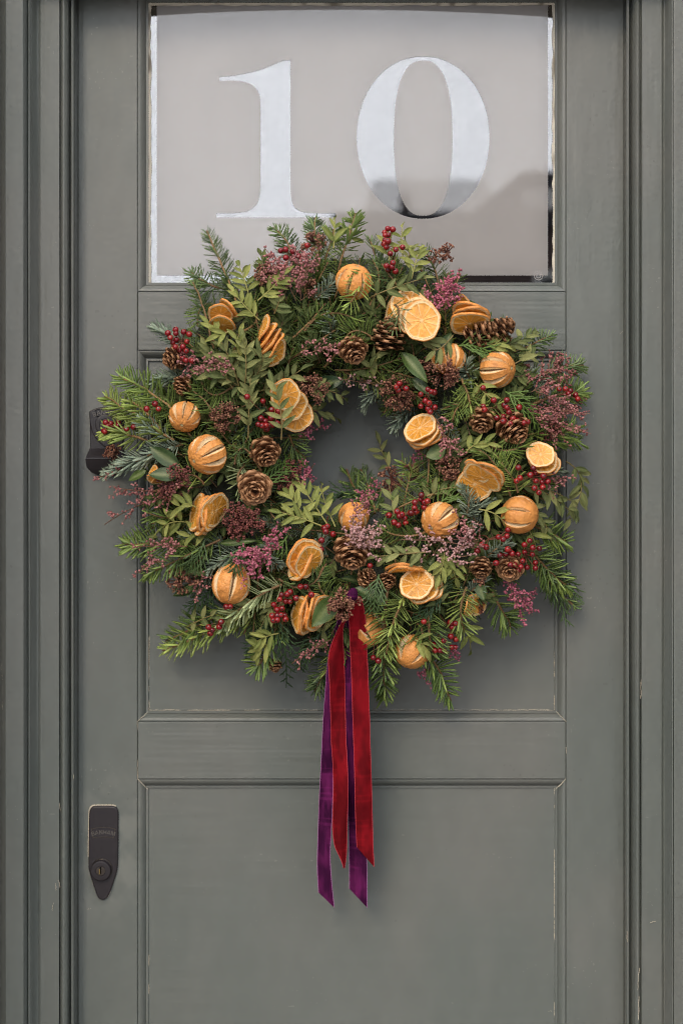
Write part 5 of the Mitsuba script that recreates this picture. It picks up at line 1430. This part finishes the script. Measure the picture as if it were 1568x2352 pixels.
RED = ((0.115, 0.030, 0.030), (0.20, 0.075, 0.055))
for a in [(722, 562, 22, 150, .01), (612, 632, 22, 130, .012), (716, 895, 28, 190, .02), (517, 957, 26, 200, .024), (910, 903, 30, 210, .012), (1016, 858, 28, 200, .022), (1028, 580, 17, 90, -.005), (1000, 590, 15, 60, -.005), (1032, 1072, 23, 170, .016), (898, 1098, 23, 150, -.012), (545, 1190, 27, 190, .022, RED), (578, 1200, 24, 150, .020, RED), (255, 1045, 16, 90, .008), (265, 1035, 12, 50, .006), (412, 1336, 24, 150, .01),
          (445, 1330, 14, 50, .012), (784, 1395, 25, 170, .05), (778, 1375, 18, 80, .045), (815, 1383, 11, 34, .06), (412, 1090, 22, 110, .03, RED), (395, 1125, 24, 120, .02, RED), (660, 1105, 24, 170, .0, RED), (672, 1075, 18, 100, -.004, RED), (1085, 1390, 20, 100, -.002), (935, 920, 16, 70, .0), (965, 845, 16, 60, .004), (720, 660, 16, 70, .008), (1260, 985, 20, 110, .006, RED), (1100, 1335, 12, 50, .01), (545, 1220, 16, 80, .02, RED), (975, 830, 12, 50, .01), (945, 1085, 16, 70, -.01)]:
    buds(*a)


# ---------------------------------------------------------------- ribbons
def strip(left, right, dep, ends=None, n=70, ripple=0.003, seed=0, thick=0.0007, twist=0.009):
    """A hanging velvet tail between two measured edges; dep(t) is its distance in front of the stiles."""
    L, R = np.array(left, float), np.array(right, float)
    tl, tr = (np.concatenate([[0], np.cumsum(np.linalg.norm(np.diff(q, axis=0), axis=1))]) for q in (L, R))
    t = np.linspace(0, 1, n)
    l = np.stack([np.interp(t * tl[-1], tl, L[:, i]) for i in (0, 1)], 1)
    r = np.stack([np.interp(t * tr[-1], tr, R[:, i]) for i in (0, 1)], 1)
    from scipy.ndimage import gaussian_filter1d
    l[:, 0], r[:, 0] = gaussian_filter1d(l[:, 0], 1.2, mode='nearest'), gaussian_filter1d(r[:, 0], 1.2, mode='nearest')
    m = 9
    rows = []
    for i in range(n):
        row = []
        for j in range(m):
            s = j / (m - 1)
            xy = l[i] * (1 - s) + r[i] * s
            d = dep(t[i]) + twist * (s - 0.5) * math.sin(t[i] * 6.3 + seed) + ripple * math.sin(t[i] * 9 + seed * 2 + s * 2.4) + 0.0025 * math.sin(math.pi * s) + 0.0012 * math.sin(17 * t[i] + seed + 5 * s)
            row.append(W(xy[0], xy[1], d))
        rows.append(row)
    F = np.array(rows)
    nrm = unit(np.cross(np.gradient(F, axis=0), np.gradient(F, axis=1)))
    B = F - nrm * thick * np.sign(nrm[..., 1:2]) * -1
    V = np.concatenate([F, B[:, ::-1]], 1)
    f = grid_faces(n, 2 * m, True)
    edges = [F[:, 0], F[:, -1]]
    return V.reshape(-1, 3), f, edges


def r6(p):
    return ((1050 + p[0] / 3.484) / 1.5944, (2150 + p[1] / 3.484) / 1.5944)


def r7(p):
    return ((1100 + p[0] / 3.563) / 1.5944, (2700 + p[1] / 3.563) / 1.5944)


def edge(a, b):
    return [r6(q) for q in a] + [r7(q) for q in b]


def tail(key, mat, sel, left, right, dep, **kw):
    v, f, edges = strip(left, right, dep, **kw)
    k = numbered(key + '__tail')
    put(k, mikit.ply((v, f), mat, smooth=50))
    for e in edges:
        a = Acc()
        tube(a, e + np.array([0, -0.0002, 0]), 0.0005, 5)
        v2, f2 = a.mesh()
        put(numbered(k + '__selvage'), mikit.ply((v2, f2), sel, smooth=True))
    return k


tag('velvet_ribbon', 'red velvet ribbon hanging in two tails from the bottom of the wreath', 'ribbon')
tag('velvet_ribbon_001', 'dark purple velvet ribbon hanging behind the red ribbon under the wreath', 'ribbon')
COUNT['velvet_ribbon'] = 1


def fall(a, b, q=1.0):
    return lambda t: a + (b - a) * t ** q


tail('velvet_ribbon', 'velvet_red', 'selvage_red',
     edge([(780, 110), (785, 210), (795, 400), (805, 700), (820, 1000), (832, 1400), (845, 1800)], [(690, 0), (704, 400), (712, 800), (722, 1200), (736, 1437)]),
     edge([(930, 120), (962, 190), (990, 290), (1005, 420), (1015, 700), (1030, 1000), (1045, 1400), (1060, 1800)], [(905, 0), (920, 400), (934, 900), (945, 1400), (960, 1697)]), fall(0.150, 0.060, 0.7), seed=0, ripple=0.0035)
tail('velvet_ribbon', 'velvet_red', 'selvage_red',
     edge([(720, 420), (640, 560), (570, 720), (532, 860), (526, 940), (545, 1200), (558, 1600), (565, 1900)], [(395, 0), (420, 300), (430, 600), (425, 900), (415, 1180), (438, 1420), (466, 1478), (520, 1580), (568, 1708)]),
     edge([(790, 370), (715, 480), (708, 600), (722, 800), (736, 1100), (743, 1400), (750, 1800)], [(590, 0), (614, 400), (621, 750), (610, 1100), (603, 1400), (600, 1560), (573, 1712)]), fall(0.142, 0.056, 0.7), seed=3, ripple=0.006)
tail('velvet_ribbon_001', 'velvet_purple', 'selvage_lilac',
     edge([(660, 420), (600, 540), (550, 720), (526, 880), (510, 1050), (493, 1300), (470, 1600), (450, 1950)], [(285, 0), (260, 500), (240, 900), (229, 1250), (218, 1600), (221, 1800), (236, 2030)]),
     edge([(760, 430), (690, 540), (640, 720), (610, 900), (605, 1200), (600, 1600)], [(430, 0), (424, 600), (419, 850), (406, 1150), (395, 1300), (387, 1500), (390, 1700), (406, 1900), (440, 2224)]), fall(0.126, 0.042, 0.7), seed=5, ripple=0.006)
tail('velvet_ribbon_001', 'velvet_purple', 'selvage_lilac',
     edge([(715, 420), (690, 600), (690, 900), (700, 1400), (715, 1900)], [(575, 0), (600, 500), (618, 900), (632, 1300), (638, 1600), (639, 1982)]),
     edge([(880, 420), (900, 700), (930, 1100), (960, 1700)], [(820, 0), (840, 600), (856, 1200), (864, 1590), (869, 2228)]), fall(0.124, 0.038, 0.7), seed=8, ripple=0.004)
# the knot at the top, tucked into the greenery
a = Acc()
tube(a, [P(*r6((850, 60)), 0.02), P(*r6((830, 120)), 0.035), P(*r6((800, 175)), 0.03)], [0.006, 0.0095, 0.005], 10)
v, f = a.mesh()
put('velvet_ribbon_001__knot', mikit.ply((v, f), 'velvet_purple', smooth=True))
